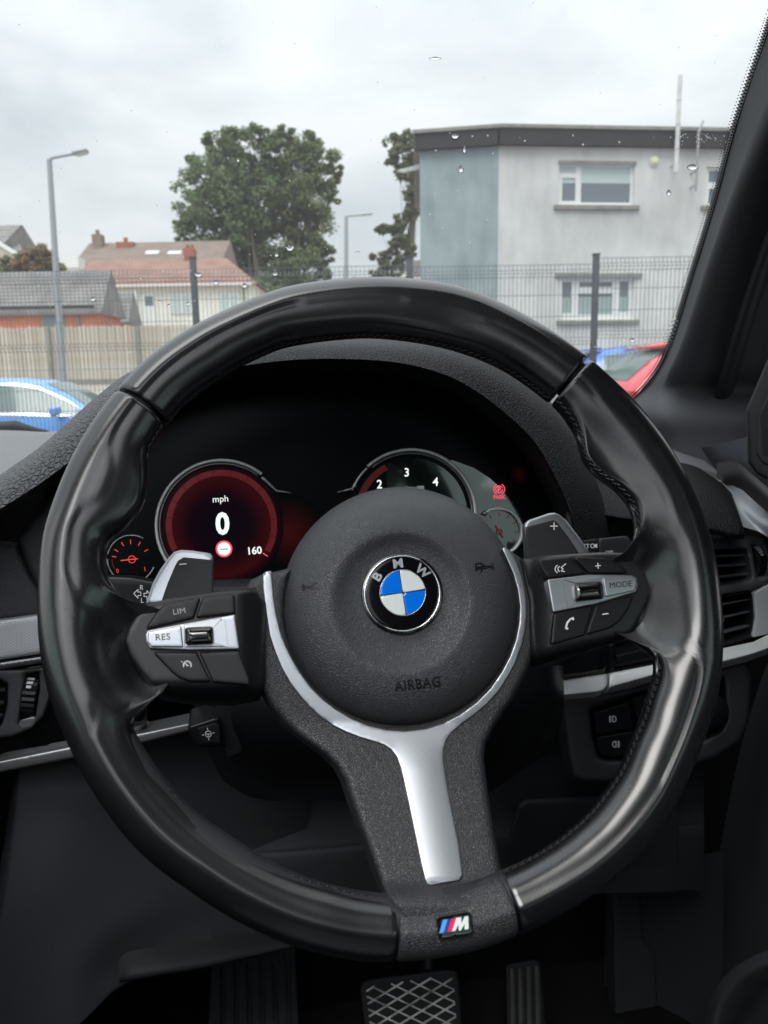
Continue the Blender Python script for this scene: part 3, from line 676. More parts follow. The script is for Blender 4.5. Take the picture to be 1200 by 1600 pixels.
tree('garden_shrub','low bright green shrub beneath the pair of tall trees',
 [(408,455,16),(425,468,18),(400,475,18),(440,480,18)],46,M['leaf1'],[(412,490),(412,470)],26,.16)
tree('garden_shrub','low brown and green hedge below the distant street lamp',
 [(530,455,12),(552,452,12),(572,450,12),(592,447,12),(612,450,12),(512,458,12),(545,465,14),(585,465,14)],50,M['leaf2'],[(560,480),(560,465)],22,.2)
# ------------------------------------------------------------------ parked cars
def make_car(label,paint,x,y,z,yaw,group=None,trim=True,spoiler=0):
    L_=4.25; st=[] # (x, belt, roof, halfwidth, roof halfwidth)
    prof=[(-2.12,.62,.66,.66,.60),(-2.08,.86,.90,.74,.62),(-1.98,.97,1.05,.80,.60),(-1.72,1.0,1.26,.84,.60),(-1.45,.99,1.40,.87,.60),(-1.0,.97,1.46,.89,.61),(-.5,.96,1.48,.90,.61),(0,.95,1.47,.90,.61),(.35,.94,1.42,.90,.60),(.75,.93,1.22,.89,.60),(1.08,.93,.99,.87,.62),(1.3,.90,.93,.86,.62),(1.7,.82,.85,.82,.60),(2.0,.72,.75,.74,.56),(2.12,.52,.56,.66,.5)]
    S=[]
    for (px,be,ro,hw,rw) in prof:
        g=(ro-be)
        rwx=rw if g>.2 else hw*.8
        S.append([(px,s*a,b) for s,seq in ((1,[(0,.22),(hw*.9,.22),(hw*.985,.42),(hw,.62 if be>.7 else be*.8),(hw*.985,be-.06),(hw*.955,be),(rwx+(hw-rwx)*.12 if g>.2 else hw*.88,ro-.05 if g>.2 else be+(ro-be)*.5),(rwx*.86,ro-.008),(0,ro+.012)]),) for a,b in seq])
    n=len(S[0]); VV=[];FF=[]
    for s in S: VV+=[(a,-b,c) for a,b,c in s]
    for s in S: VV+=[(a,b,c) for a,b,c in s]
    m=len(S)
    for side in (0,1):
        o=side*m*n
        for i in range(m-1):
            for j in range(n-1):
                q=(o+i*n+j,o+(i+1)*n+j,o+(i+1)*n+j+1,o+i*n+j+1); FF.append(q if side==0 else q[::-1])
    for i in (0,m-1):
        for j in range(n-1): q=(i*n+j,i*n+j+1,m*n+i*n+j+1,m*n+i*n+j); FF.append(q)
    root=thing('parked_car',label,'car',(x,y,z),group); root.rotation_euler.z=yaw
    def mk(name,V_,F_,mm_,par=None,sm=False,auto=None,bv=0):
        me=bpy.data.meshes.new(name); me.from_pydata([tuple(float(q) for q in v) for v in V_],[],[tuple(f) for f in F_]); me.materials.append(mm_); me.update()
        o=bpy.data.objects.new(name,me); COL.objects.link(o); o.parent=par or root
        bm=bmesh.new(); bm.from_mesh(me); bmesh.ops.remove_doubles(bm,verts=bm.verts,dist=.001); bmesh.ops.recalc_face_normals(bm,faces=bm.faces)
        for e in bm.edges:
            if len(e.link_faces)==2 and e.calc_face_angle(0)>R(40): e.smooth=False
        bm.to_mesh(me); bm.free(); me.polygons.foreach_set('use_smooth',[True]*len(me.polygons))
        return o
    mk('body',VV,FF,paint)
    # windows: strips lying just proud of the glasshouse
    def pt(i,f,s):   # point on the side between belt (0) and roof edge (1) of station i (may be fractional)
        i0=int(i); t=i-i0; i1=min(i0+1,m-1); A=np.array(S[i0]);B=np.array(S[i1]); r=A*(1-t)+B*t; p=r[5]*(1-f)+r[6]*f; return np.array([p[0],(p[1]+.006)*s,p[2]])
    for s in (-1,1):
        for (i0,i1) in ((2.6,5.9),(6.1,9.6)):
            k=10; P0=[pt(i0+(i1-i0)*j/k,.10,s) for j in range(k+1)]; P1=[pt(i0+(i1-i0)*j/k,.86,s) for j in range(k+1)]
            mk('side_window',P0+P1,[(j,j+1,k+2+j,k+1+j) for j in range(k)],M['carglass'])
        k=16
        for f0,f1,nm in (((-.02,.08,'waist_trim'),(.88,.96,'roof_trim')) if trim else ()):
            P0=[pt(2.2+7.8*j/k,f0,s)*np.array([1,1.006,1]) for j in range(k+1)]; P1=[pt(2.2+7.8*j/k,f1,s)*np.array([1,1.006,1]) for j in range(k+1)]
            mk(nm,P0+P1,[(j,j+1,k+2+j,k+1+j) for j in range(k)],M['bright_trim'])
    for (i0,i1,nm) in ((8.15,9.95,'windscreen'),(2.0,3.9,'rear_window')):
        k=6; VV2=[]
        for j in range(k+1):
            i=i0+(i1-i0)*j/k; ii=int(i); t=i-ii; r=np.array(S[ii])*(1-t)+np.array(S[ii+1])*t; a=r[7]*.93+r[8]*.07; c=r[8]
            for q in range(7): f=(q-3)/3; VV2.append((a[0],a[1]*f,(a[2]*abs(f)+c[2]*(1-abs(f)))+.008))
        mk(nm,VV2,[(j*7+q,j*7+q+1,(j+1)*7+q+1,(j+1)*7+q) for j in range(k) for q in range(6)],M['carglass'])
    if spoiler:
        mk('rear_spoiler',[(-1.5,-.56,1.40),(-1.5,.56,1.40),(-1.5-spoiler,.53,1.375),(-1.5-spoiler,-.53,1.375),(-1.5,-.56,1.44),(-1.5,.56,1.44),(-1.5-spoiler,.53,1.40),(-1.5-spoiler,-.53,1.40)],[(0,1,2,3),(4,5,6,7),(0,1,5,4),(1,2,6,5),(2,3,7,6),(3,0,4,7)],paint)
    for s in (-1,1):
        mk('tail_light',[(-2.12,s*.72,.78),(-2.0,s*.83,.78),(-2.0,s*.82,.95),(-2.1,s*.7,.95)],[(0,1,2,3)],M['lamp_red'])
        mk('headlight',[(2.11,s*.6,.60),(1.95,s*.78,.62),(1.9,s*.78,.74),(2.05,s*.6,.72)],[(0,1,2,3)],M['lamp_clear'])
        b=([],[]); boxm(b,(.72,s*1.0,1.0),(.06,0,0),(0,.1,0),(0,0,.065)); o=mk('door_mirror',b[0],b[1],paint); bevel(o,.03)
        for xx in (-1.32,1.32):
            wv=[];wf=[];sg=20
            for k,(rr,yy) in enumerate(((.20,.0),(.30,-.01),(.32,-.04),(.32,-.2),(.28,-.22))):
                for j in range(sg): a=j/sg*2*math.pi; wv.append((xx+rr*math.cos(a),s*(.89+yy),.32+rr*math.sin(a)))
            for k in range(4):
                for j in range(sg): wf.append((k*sg+j,k*sg+(j+1)%sg,(k+1)*sg+(j+1)%sg,(k+1)*sg+j))
            w_=bpy.data.objects.new('wheel',None); COL.objects.link(w_); w_.parent=root
            mk('tyre',wv,wf,M['tyre'],w_)
            wv=[(xx,s*.875,.32)]; wf=[]
            for j in range(10):
                a=j/5*math.pi; 
                for da,rr in ((-.16,.2),(.16,.2)): wv.append((xx+rr*math.cos(a+da),s*.89,.32+rr*math.sin(a+da)))
                wf.append((0,len(wv)-2,len(wv)-1))
            mk('rim',wv,wf,M['alloy'],w_)
    return root
c=Y(20,595,11.0); make_car('light blue car parked side on behind the mesh fence at the left edge',M['bluepaint'],c[0]-.12,11.9,Y(20,590,11.1)[2]-1.475,0)
c=Y(905,540,13.4); make_car('bright blue car parked behind the mesh fence on the right, below the grey wall',M['bluepaint2'],c[0]+1.9,14.2,Y(940,538,13.4)[2]-1.48,0.05,trim=False,spoiler=.3)
c=Y(962,590,8.2); make_car('red hatchback half hidden by the windscreen pillar with its rear window towards us',M['redpaint'],c[0]+1.98,8.6,.30,R(4),trim=False,spoiler=.12)
# ------------------------------------------------------------------ steering wheel
WEL,WAZ=R(28.5),R(11)
wn=np.array([math.sin(WAZ)*math.cos(WEL),-math.cos(WAZ)*math.cos(WEL),math.sin(WEL)])
WC=CAMPOS+ray(600,960)*.413
W=Plane(WC,wn); WO=W.pt(628,896); W=Plane(WO,wn)
wheel=thing('steering_wheel','black leather three spoke steering wheel with a round emblem and silver trim, filling the foreground','steering wheel',WO)
OUT=[(600,441),(683,449),(740,464),(787,485),(830,508),(864,529),(910,563),(942,590),(993,641),(1035,696),(1068,752),(1091,807),(1108,862),(1117,912),(1122,965),(1123,1006),(1119,1062),(1110,1108),(1095,1155),(1072,1212),(1050,1257),(1020,1303),(985,1344),(950,1377),(915,1403),(875,1427),(835,1448),(790,1467),(745,1483),(700,1493),(660,1499),(600,1502),(568,1501),(517,1493),(450,1475),(382,1445),(340,1421),(300,1394),(255,1363),(217,1330),(184,1292),(155,1252),(131,1212),(112,1174),(93,1130),(79,1092),(67,1042),(61,990),(60,945),(62,894),(67,850),(75,815),(94,762),(109,728),(125,697),(155,650),(192,604),(220,575),(250,550),(300,517),(350,492),(400,471),(450,455),(525,444)]
INN=[(600,525),(700,541),(787,574),(864,629),(890,660),(904,687),(911,717),(926,736),(945,751),(962,763),(975,777),(986,792),(991,809),(993,832),(985,851),(979,864),(957,872),(950,895),(950,920),(953,955),(962,980),(978,994),(996,1001),(1010,1006),(1021,1019),(1025,1040),(1022,1062),(1012,1092),(1002,1125),(990,1152),(970,1200),(948,1235),(920,1270),(895,1293),(870,1313),(830,1338),(785,1360),(700,1392),(640,1402),(599,1400),(555,1394),(517,1384),(478,1373),(439,1358),(400,1339),(362,1317),(310,1278),(269,1236),(240,1201),(217,1162),(209,1140),(208,1122),(222,1106),(240,1094),(252,1084),(262,1060),(266,1025),(266,985),(262,955),(248,946),(225,944),(205,938),(187,928),(173,911),(166,884),(168,852),(180,838),(198,824),(211,808),(222,792),(228,772),(231,745),(230,717),(236,700),(246,684),(257,667),(285,633),(320,605),(345,589),(375,570),(410,553),(450,538),(525,527)]
def polar(P):
    uv=np.array([W.uv(x,y) for x,y in cat_rom(P,6)]); a=np.degrees(np.arctan2(uv[:,1],uv[:,0])); r=np.hypot(uv[:,0],uv[:,1]); o=np.argsort(a); return a[o],r[o]
ao,ro=polar(OUT); ai,ri=polar(INN)
def gsm(a,r,sg):
    A=np.arange(-180,180,.25); v=np.interp(A,a,r,period=360); k=np.exp(-.5*(np.arange(-60,61)*.25/sg)**2); k/=k.sum()
    return A,np.convolve(np.r_[v[-60:],v,v[:60]],k,'valid')
ao,ro=gsm(ao,ro,1.0); ai,ri=gsm(ai,ri,.7)
def RO(a): return float(np.interp((a+180)%360-180,ao,ro,period=360))
def RI(a): return float(np.interp((a+180)%360-180,ai,ri,period=360))
WA=np.arange(-180,180,.25); WS_=gsm(WA,np.array([RO(a)-RI(a) for a in WA]),4.0)[1]
def WS(a): return float(np.interp((a+180)%360-180,WA,WS_,period=360))
WTS=gsm(WA,np.array([min(RO(a)-RI(a),.0385) for a in WA]),4.5)[1]
def wang(px,py): u,v=W.uv(px,py); return math.degrees(math.atan2(v,u))
def wp(a,r,h): a=R(a); return W.w(r*math.cos(a),r*math.sin(a),h)
TW=.0335; TH=.0165
def _hs():
    v=[]
    pz=((wang(224,944)-0,wang(248,1087)),(wang(1000,1000),wang(985,866)))
    for a in WA:
        w=WS(a); g=min(1,max(0,(w-.038)/.010)); h_=.009-.0035*g
        for lo,hi in pz:
            lo_,hi_=lo%360,hi%360
            if (a-lo_)%360<=(hi_-lo_)%360: h_=-.0140
        v.append(h_)
    return gsm(WA,np.array(v),4.2)[1]
HS=_hs()
IUV=np.array([W.uv(x,y) for x,y in resamp(cat_rom(INN,4),5)])
NN=34
def section(a,scale=1.):
    o,i=RO(a),RI(a); w_=o-i; aa=(a+180)%360-180
    S=[w_*(1-math.cos(math.pi*k/(NN-1)))/2 for k in range(NN)]; ca,sa=math.cos(R(a)),math.sin(R(a))
    D=bdist(np.array([((o-s)*ca,(o-s)*sa) for s in S]),IUV); hs=float(np.interp(aa,WA,HS,period=360)); r0=.0170; pts=[]
    for s,d in zip(S,D):
        if s<r0: F=TH*max(0,1-(1-s/r0)**2)**.47
        else: u=min(1,(s-r0)/.031); F=hs+(TH-hs)*(.5+.5*math.cos(math.pi*u))
        cap=TH*max(0,1-(1-min(1,d/r0))**2)**.47+(.002 if d>=r0 else 0)
        if s<r0*.8: h_=F
        else:
            k_=.0016*min(1,(s-r0*.8)/.004)*min(1,d/.004); h_=.5*(F+cap-math.sqrt((F-cap)**2+4*k_*k_))+.0 
            h_+=k_*.0
        pts.append((s,h_))
    b=[(s,min(-TH*.95*math.sqrt(max(0,1-(2*s/w_-1)**2)),h_-.0012)) for s,h_ in pts[1:-1]][::-1]
    P=pts+b; c=(w_/2,0)
    return [(o-(c[0]+(s-c[0])*scale),h*scale) for s,h in P]
def rim_segment(name,a0,a1,mat_,gap=.28):
    if a1<a0: a1+=360
    n=int((a1-a0)/1.1)+2; A=[a0+gap+(a1-a0-2*gap)*i/(n-1) for i in range(n)]
    st=[(A[0],.78),(A[0]+.05,.90),(A[0]+.2,.96),(A[0]+.45,.985),(A[0]+.9,1)]+[(a,1) for a in A[1:-1] if a>A[0]+1 and a<A[-1]-1]+[(A[-1]-.9,1),(A[-1]-.45,.985),(A[-1]-.2,.96),(A[-1]-.05,.90),(A[-1],.78)]
    VV=[];FF=[]
    for a,s in st: VV+=[wp(a,r,h) for r,h in section(a,s)]
    m=len(section(a0)); N_=len(st)
    for i in range(N_-1):
        for j in range(m): FF.append((i*m+j,i*m+(j+1)%m,(i+1)*m+(j+1)%m,(i+1)*m+j))
    FF.append(tuple(range(m))); FF.append(tuple((N_-1)*m+j for j in range(m)))
    return fixnormals(mesh_obj(name,VV,FF,mat_,wheel,smooth=True))
j_tl=wang(218,638); j_tr=wang(886,600); j_bl=wang(616,1450); j_br=wang(791,1415)
rim_segment('top_grip',j_tr,j_tl,M['rim'])
rim_segment('side_grip',j_br,j_tr,M['rim']); rim_segment('side_grip',j_tl,j_bl,M['rim'])
rim_segment('lower_grip',j_bl,j_br,M['grain'],gap=.0)
# a slimmer core shows in the seams between the grips
VV=[];FF=[];K=150;mm_=12
for i in range(K):
    a=360*i/K; rc=(RO(a)-.0165)
    for j in range(mm_): t=2*math.pi*j/mm_; VV.append(wp(a,rc+.0125*math.cos(t),.0125*math.sin(t)))
for i in range(K):
    for j in range(mm_): FF.append((i*mm_+j,i*mm_+(j+1)%mm_,((i+1)%K)*mm_+(j+1)%mm_,((i+1)%K)*mm_+j))
mesh_obj('rim_core',VV,FF,M['dull'],wheel,smooth=True)
# stitching along the inside of the leather: crossed threads, every stitch real
M['thread']=mat('black_thread',(.018,.018,.021),.6)
B=([],[])
def stitches(a0,a1,hh=.0045,both=True):
    if a1<a0: a1+=360
    a=a0
    while a<a1:
        r=RI(a)
        da=.0042/r*180/math.pi
        p=wp(a,RI(a)-.0001,hh+.0012); q=wp(a+da*.85,RI(a+da*.85)-.0003,hh-.0014)
        d=q-p; L_=np.linalg.norm(d); d/=L_; n1=wn; n2=np.cross(d,n1)
        boxm(B,(p+q)/2,d*L_/2,n1*.00038,n2*.00045)
        p=wp(a,RI(a)+.0002,hh-.0010); q=wp(a+da*.6,RI(a+da*.6)+.0001,hh+.0012); d=q-p; L_=np.linalg.norm(d); d/=L_; n2=np.cross(d,n1)
        boxm(B,(p+q)/2,d*L_/2,n1*.00034,n2*.0004)
        a+=da
stitches(j_tr+1,j_tl-1,.0005); stitches(wang(985,851)+1,j_tr-1); stitches(j_tl+1,wang(232,700)); stitches(wang(230,1183),j_bl-1); stitches(j_br+1,wang(1025,1040))
o=fixnormals(mesh_obj('stitching',B[0],B[1],M['thread'],wheel)); o['kind']='stuff'
# --- Y shaped spoke body in grained leatherette
def body_h(x,y):
    if y<1130: return -.030
    t=min(1,(y-1130)/270); s=t*t*(3-2*t); hh=-.030+.026*t
    hh=min(hh,-.004)
    if y>1372: k=min(1,(y-1372)/42); hh+=(k*k*(3-2*k))*.0165
    return hh
HUBC=(626,951)
YB=[(409,898),(392,906),(384,917),(379,945),(381,980),(386,1012),(394,1045),(406,1076),(422,1105),(443,1130),(466,1150),(492,1169),(512,1184),(526,1199),(538,1221),(550,1258),(562,1292),(577,1332),(592,1375),(606,1404),(618,1424),(626,1452),(700,1450),(770,1437),(789,1425),(790,1398),(788,1378),(781,1349),(772,1300),(761,1227),(756,1184),(759,1162),(771,1138),(786,1115),(801,1094),(818,1062),(832,1033),(841,1005),(847,970),(845,935),(836,902),(823,880),(808,868),(793,857),(783,856)]
YB+=[(HUBC[0]+180*math.cos(R(t)),HUBC[1]+180*math.sin(R(t))) for t in range(-27,202,6)]
relief('spoke_body',W,YB,M['grain'],wheel,edge=(11,.008),back=.02,step=7,hf=body_h)
# lowered dark tray below the airbag cover
relief('hub_tray',W,ring_pts(HUBC[0],HUBC[1],183,0,360,50),M['dull'],wheel,h=-.040,edge=(0,0),back=.03,step=20)
# --- silver trim: ring arms and blade
TO=[(424,892),(416,893),(410.5,897),(411,920),(414,948),(421,993),(430,1020),(440,1044),(453,1067),(469,1088),(485,1106),(503,1122),(521,1134),(541,1144),(562,1152),(585,1159),(600,1164),(611,1171),(620,1183),(625,1197),(629,1213),(638,1254),(648,1302),(658,1350),(664,1374),(668,1380.5),(674,1382),(716,1375.5),(721,1373),(722.5,1367),(721,1352),(716,1315),(706,1266),(697,1218),(692.5,1185),(693,1170),(697,1156),(704,1146),(721,1131),(741,1117),(761,1100),(779,1080),(794,1057),(806,1034),(816,1008),(821,985),(823.5,960),(823,940),(820.5,920),(816,900),(808,880),(798,863),(790,855),(784,857)]
TI=[(792,874),(802,897),(809,922),(812.5,948),(811,975),(806,1000),(797,1025),(784,1050),(766,1076),(744,1098),(718,1117),(692,1130),(665,1138.5),(633,1142),(604,1140),(575,1133),(550,1123),(526,1109),(505,1093),(486,1074),(470,1052),(457,1030),(446,1008),(438,985),(432,960),(428,935),(426,912)]
def trim_h(x,y):
    t=(x-(655+(y-1170)*.195))/36; k=min(1,max(0,(y-1150)/50))
    return body_h(x,y)+.0012+k*.0008*max(0,1-t*t)
relief('silver_trim',W,TO+TI,M['silver'],wheel,edge=(2.2,.0008),back=.006,step=5,hf=trim_h)
# recess line around the blade of the trim
def offset(P,d):
    P=np.array(P,float); t=np.roll(P,-1,0)-np.roll(P,1,0); t/=np.linalg.norm(t,axis=1)[:,None]+1e-9
    return P+np.stack([t[:,1],-t[:,0]],1)*d
blade=[p for p in TO if p[1]>1155]
# --- airbag cover, a domed disc with a dished centre
AB=[]
for i in range(72):
    a=2*math.pi*i/72; AB.append((HUBC[0]+187*math.cos(a)*(1+.0*math.cos(a)),HUBC[1]+190*math.sin(a)))
prof=[(0,-.0125),(.18,-.0125),(.345,-.0120),(.40,-.0115),(.47,-.0100),(.53,-.0078),(.575,-.0065),(.62,-.0066),(.70,-.0082),(.78,-.0108),(.84,-.0140),(.89,-.0178),(.93,-.0220),(.965,-.0272),(.99,-.033),(1.0,-.040)]
pr=np.array(prof)
def ab_h(f,a):
    h_=float(np.interp(f,pr[:,0],pr[:,1]))
    return h_
VV=[];FF=[];fr=[0.0001]+[i/60 for i in range(2,61)]
prs=cat_rom([(p[0],p[1]) for p in prof],8,False)
for f in fr:
    hh=float(np.interp(f,prs[:,0],prs[:,1]))
    for i in range(96):
        a=2*math.pi*i/96
        VV.append(W.pt(HUBC[0]+188*f*math.cos(a)+ (629-HUBC[0])*(1-f)**1.0,HUBC[1]+190*f*math.sin(a)+(927-HUBC[1])*(1-f),hh-.006))
for i in range(len(fr)-1):
    for j in range(96): FF.append((i*96+j,i*96+(j+1)%96,(i+1)*96+(j+1)%96,(i+1)*96+j))
FF.append(tuple(range(96)))
ab=fixnormals(mesh_obj('airbag_cover',VV,FF,M['cover'],wheel,smooth=True))
AH=-.0172
# --- emblem
EM=(628.5,928)
relief('emblem_bezel',W,ring_pts(*EM,65,0,360,48),M['piano'],wheel,h=AH,edge=(4,.002),back=.003,step=8)
M['badge_black']=mat('black_badge_enamel',(.003,.003,.004),.12,spec=.3)
emb=relief('emblem',W,ring_pts(EM[0],EM[1]-.5,57.5,0,360,48),M['badge_black'],wheel,h=AH+.0022,edge=(6,.0003),back=.002,step=8)
relief('chrome_ring',W,ring_pts(EM[0],EM[1]-.5,60.3,0,360,64),M['chrome'],emb,h=AH+.0028,edge=(1.4,.0008),back=.002,step=4,holes=[ring_pts(EM[0],EM[1]-.5,57.2,0,360,64)])
IC=(629.3,926)
relief('chrome_ring',W,ring_pts(*IC,36.3,0,360,56),M['chrome'],emb,h=AH+.0026,edge=(.8,.0004),back=.001,step=3,holes=[ring_pts(*IC,35.2,0,360,56)])
for k,m_ in enumerate(('white_enamel','blue_enamel','white_enamel','blue_enamel')):
    a0=-98.8+90*k; P=[(IC[0]+.6*math.cos(R(a0+45)),IC[1]+.6*math.sin(R(a0+45)))]+[(IC[0]+35*math.cos(R(a0+1+88*i/14)),IC[1]+35*math.sin(R(a0+1+88*i/14))) for i in range(15)]
    relief('quadrant',W,P,M[m_],emb,h=AH+.0024,edge=(.6,.0001),back=.0008,step=5)
strokes('divider',W,[[(IC[0]-5.6,IC[1]-35),(IC[0]+5.2,IC[1]+35)],[(IC[0]-35,IC[1]+4.6),(IC[0]+35,IC[1]-4.4)]],1.1,M['chrome'],emb,h=AH+.0025)
for s,(x,y),a in (('B',(589.5,900.5),-57),('M',(621.8,880.3),-8),('W',(660.5,892.5),41)):
    text('letter',s,W,x,y,14.5,a,M['silver'],emb,h=AH+.0027,xs=1.12,bold=.035)
def abh(x,y):
    # height of the cover under a pixel
    dx,dy=x-HUBC[0],y-HUBC[1]; f=math.hypot(dx/188,dy/190)
    for _ in range(6): cx_=HUBC[0]+(629-HUBC[0])*(1-f); cy_=HUBC[1]+(927-HUBC[1])*(1-f); f=math.hypot((x-cx_)/188,(y-cy_)/190)
    return float(np.interp(f,prs[:,0],prs[:,1]))-.006
def horn(cx,cy,ang):
    L=[[(-15,-5),(-15,5)],[(-13,4),(-13,-4)],[(-13,0),(0,2),(14,2)],[(-13,0),(2,-2)],[(2,2),(1,-4),(6,-7),(12,-7),(14,-3)],[(4,2),(6,8)],[(4,-1),(13,-1)],[(14,-7),(14,3)]]
    return [[tuple(rot([(cx+x*.95,cy+y*.95)],(cx,cy),ang)[0]) for x,y in l] for l in L]
class _C:
    def __init__(s): s.n=W.n
    def pt(s,x,y,h=0.): return W.pt(x,y,abh(x,y)+h)
CV=_C()
strokes('horn_mark',CV,horn(487,917,-3),1.9,M['engrave'],ab,h=.0004)
strokes('horn_mark',CV,[[(2*757-x,y) for x,y in l] for l in horn(757,886,6)],1.9,M['engrave'],ab,h=.0004)
text('lettering','AIRBAG',CV,652,1068.5,16.5,-6.5,M['engrave'],ab,h=.0004,xs=.86,bold=.01,spacing=1.08)
# --- M badge
bd=relief('badge_recess',W,[(681,1433),(731,1424),(737,1428),(740,1455),(735,1460),(689,1468),(685,1464)],M['piano'],wheel,h=.0176,edge=(1.5,.0006),back=.004,step=5,round_=3)
BH=.0182
def q4(*p): return [tuple(p[0:2]),tuple(p[2:4]),tuple(p[4:6]),tuple(p[6:8])]
flat('light_blue_stripe',W,[q4(692.2,1437.5,699.5,1436.3,693.2,1457.2,686.6,1458.4)],mat('badge_light_blue',(.08,.30,.75),.3),bd,h=BH)
flat('dark_blue_stripe',W,[q4(699.5,1436.3,705.5,1435.4,699.2,1456.2,693.2,1457.2)],mat('badge_dark_blue',(.02,.04,.25),.3),bd,h=BH)
flat('red_stripe',W,[q4(705.5,1435.4,712,1434.4,705.4,1455.2,699.2,1456.2)],mat('badge_red',(.72,.02,.07),.3),bd,h=BH)
flat('badge_letter',W,[[(713,1434.3),(720.5,1433),(721.2,1443),(726,1432.2),(731.5,1431.5),(732.2,1451.5),(726,1452.6),(726,1443.5),(720.5,1453.4),(716.8,1454),(716.2,1444.5),(711.5,1454.4),(706,1455.4)]],M['white_enamel'],bd,h=BH)
# --- control pods
PH=-.0035
def pod(name,bez,buttons,plate,parts):
    if name[0]=='l': hf=lambda x,y:-.016*min(1,max(0,(x-372)/40))**1.5-.012*min(1,max(0,(y-1066)/26))**1.5
    else: hf=lambda x,y:-.016*min(1,max(0,(868-x)/40))**1.5-.012*min(1,max(0,(y-(1012-(x-860)*.22))/24))**1.5
    p=relief(name.replace('left_','').replace('right_',''),W,bez,M['plastic'],wheel,h=PH-.003,edge=(9,.006),back=.02,step=7,hf=hf)
    for b in buttons: relief('button',W,b,M['button'],p,h=PH-.0012,edge=(3.5,.0012),back=.006,step=6,round_=4)
    pl_=relief('silver_plate',W,plate,M['silver'],p,h=PH-.0006,edge=(2.5,.0008),back=.006,step=5,round_=3)
    return p
bezL=[(381,920),(343,923),(297,930),(262,936),(240,941),(224,945),(208,961),(196,982),(190.5,1003),(199,1027),(215,1050),(232,1071),(248,1089),(285,1095),(357,1098),(406,1090),(415,1060),(415,940),(400,918)]
pL=pod('left_control_pod',bezL,
 [[(314,933),(302.5,966),(228,984),(231,976),(243,958),(256,944.5),(285,937.5)],
  [(316.8,932.5),(362,927.5),(367,930),(368,959),(305,966)],
  [(237,1018),(308,1019),(330,1065),(297,1065),(280,1059.5),(269,1051)],
  [(310.5,1019),(374,1016),(390,1060),(390,1071),(332.5,1066)]],
 [(230,985),(283,975),(367,960),(374.5,1014.5),(297,1016),(234,1013.5),(228,1003),(227,992)],None)
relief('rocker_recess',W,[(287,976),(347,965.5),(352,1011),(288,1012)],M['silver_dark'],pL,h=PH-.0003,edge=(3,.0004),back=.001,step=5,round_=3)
flat('recess_side_face',W,[[(349,967),(351,966),(356,1011),(331,1003),(331,985)]],M['silver'],pL,h=PH+.0001)  # flat facet beside the roller, in the plate's silver
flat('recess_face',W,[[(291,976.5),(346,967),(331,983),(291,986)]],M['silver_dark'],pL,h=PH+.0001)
def roller(parent,c,w_,h_,ang):
    P=rot(rect(c[0]-w_/2,c[1]-h_/2,c[0]+w_/2,c[1]+h_/2),c,ang)
    r=relief('roller',W,P,M['piano'],parent,h=PH+.0045,edge=(11,.0045),back=.006,step=5,round_=7)
    L=[]
    for dy in (-8,-1,7):
        L.append([tuple(q) for q in rot([(c[0]-w_*.30,c[1]+dy-1.5),(c[0]-w_*.24,c[1]+dy+1),(c[0]+w_*.3,c[1]+dy+1)],c,ang)])
    for l in L: 
        tube('roller_rib',[W.pt(x,y,PH+.0046) for x,y in l],.0006,M['plastic'],parent,seg=6)
    return r
roller(pL,(311,993),46,29,-3)
relief('resume_key',W,[(231.5,987),(283,977.5),(286,1011),(236,1010.5),(230.5,1003)],M['silver'],pL,h=PH+.0007,edge=(2,.0006),back=.002,step=5,round_=2.5)
text('lettering','RES',W,254.5,995,10,-4,M['engrave'],pL,h=PH+.0010,xs=1.05,bold=.0,spacing=1.05)
text('lettering','LIM',W,280,955,8.6,-9,M['grey_print'],pL,h=PH-.0008,xs=1.05,spacing=1.05)
M['print']=M['white_print']
# cruise symbol
cs=(292.5,1039)
L=[ring_pts(cs[0],cs[1],6.3,150,390,16),[(cs[0],cs[1]),(cs[0]-4,cs[1]-3)],[(cs[0]-1,cs[1]+1),(cs[0]+1.5,cs[1]+1)]]+[[(cs[0]+4.2*math.cos(R(a)),cs[1]+4.2*math.sin(R(a))),(cs[0]+6*math.cos(R(a)),cs[1]+6*math.sin(R(a)))] for a in (180,225,270,315,0)]+[[(cs[0]-9,cs[1]-5),(cs[0]-8,cs[1]-5)]]
strokes('cruise_symbol',W,L,1.1,M['print'],pL,h=PH-.0008)
bezR=[(814,873),(855,868),(897,865),(940,863),(978,864),(992,870),(1011,883),(1022,902),(1025,916),(1018,939),(1004,965),(991,987),(976,999),(943,1009),(897,1022),(860,1032),(838,1036),(830,1010),(828,940)]
pR=pod('right_control_pod',bezR,
 [[(840,875),(890,870),(918,896),(855,904),(846.5,890)],
  [(893,869.7),(943,872),(967,881),(984,896),(920,896)],
  [(865,958),(928,945),(913,993),(860.5,1008)],
  [(930.5,945),(991,929.5),(981,953),(967,972),(953,981.5),(915,992.5)]],
 [(855,905.5),(920,898),(988,899),(995,903),(997,914),(994,925),(932,943.5),(864,957)],None)
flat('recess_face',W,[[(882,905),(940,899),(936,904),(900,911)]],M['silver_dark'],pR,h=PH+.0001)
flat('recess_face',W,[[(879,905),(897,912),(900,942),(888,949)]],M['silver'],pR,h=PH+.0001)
roller(pR,(920,924),47,29,-6)
relief('mode_key',W,[(942,902.5),(990,902),(994,905),(995,914),(991,923),(947,932.5)],M['silver'],pR,h=PH+.0007,edge=(2,.0006),back=.002,step=5,round_=2.5)
text('lettering','MODE',W,970,913,8.8,-5,M['engrave'],pR,h=PH+.0010,xs=1.0,bold=.0,spacing=1.0)
strokes('plus_mark',W,[[(934.5,884),(934.5,883.9)],[(930.5,884.4),(938.5,883.6)],[(934.2,880),(934.8,888)]],1.1,M['print'],pR,h=PH-.0008)
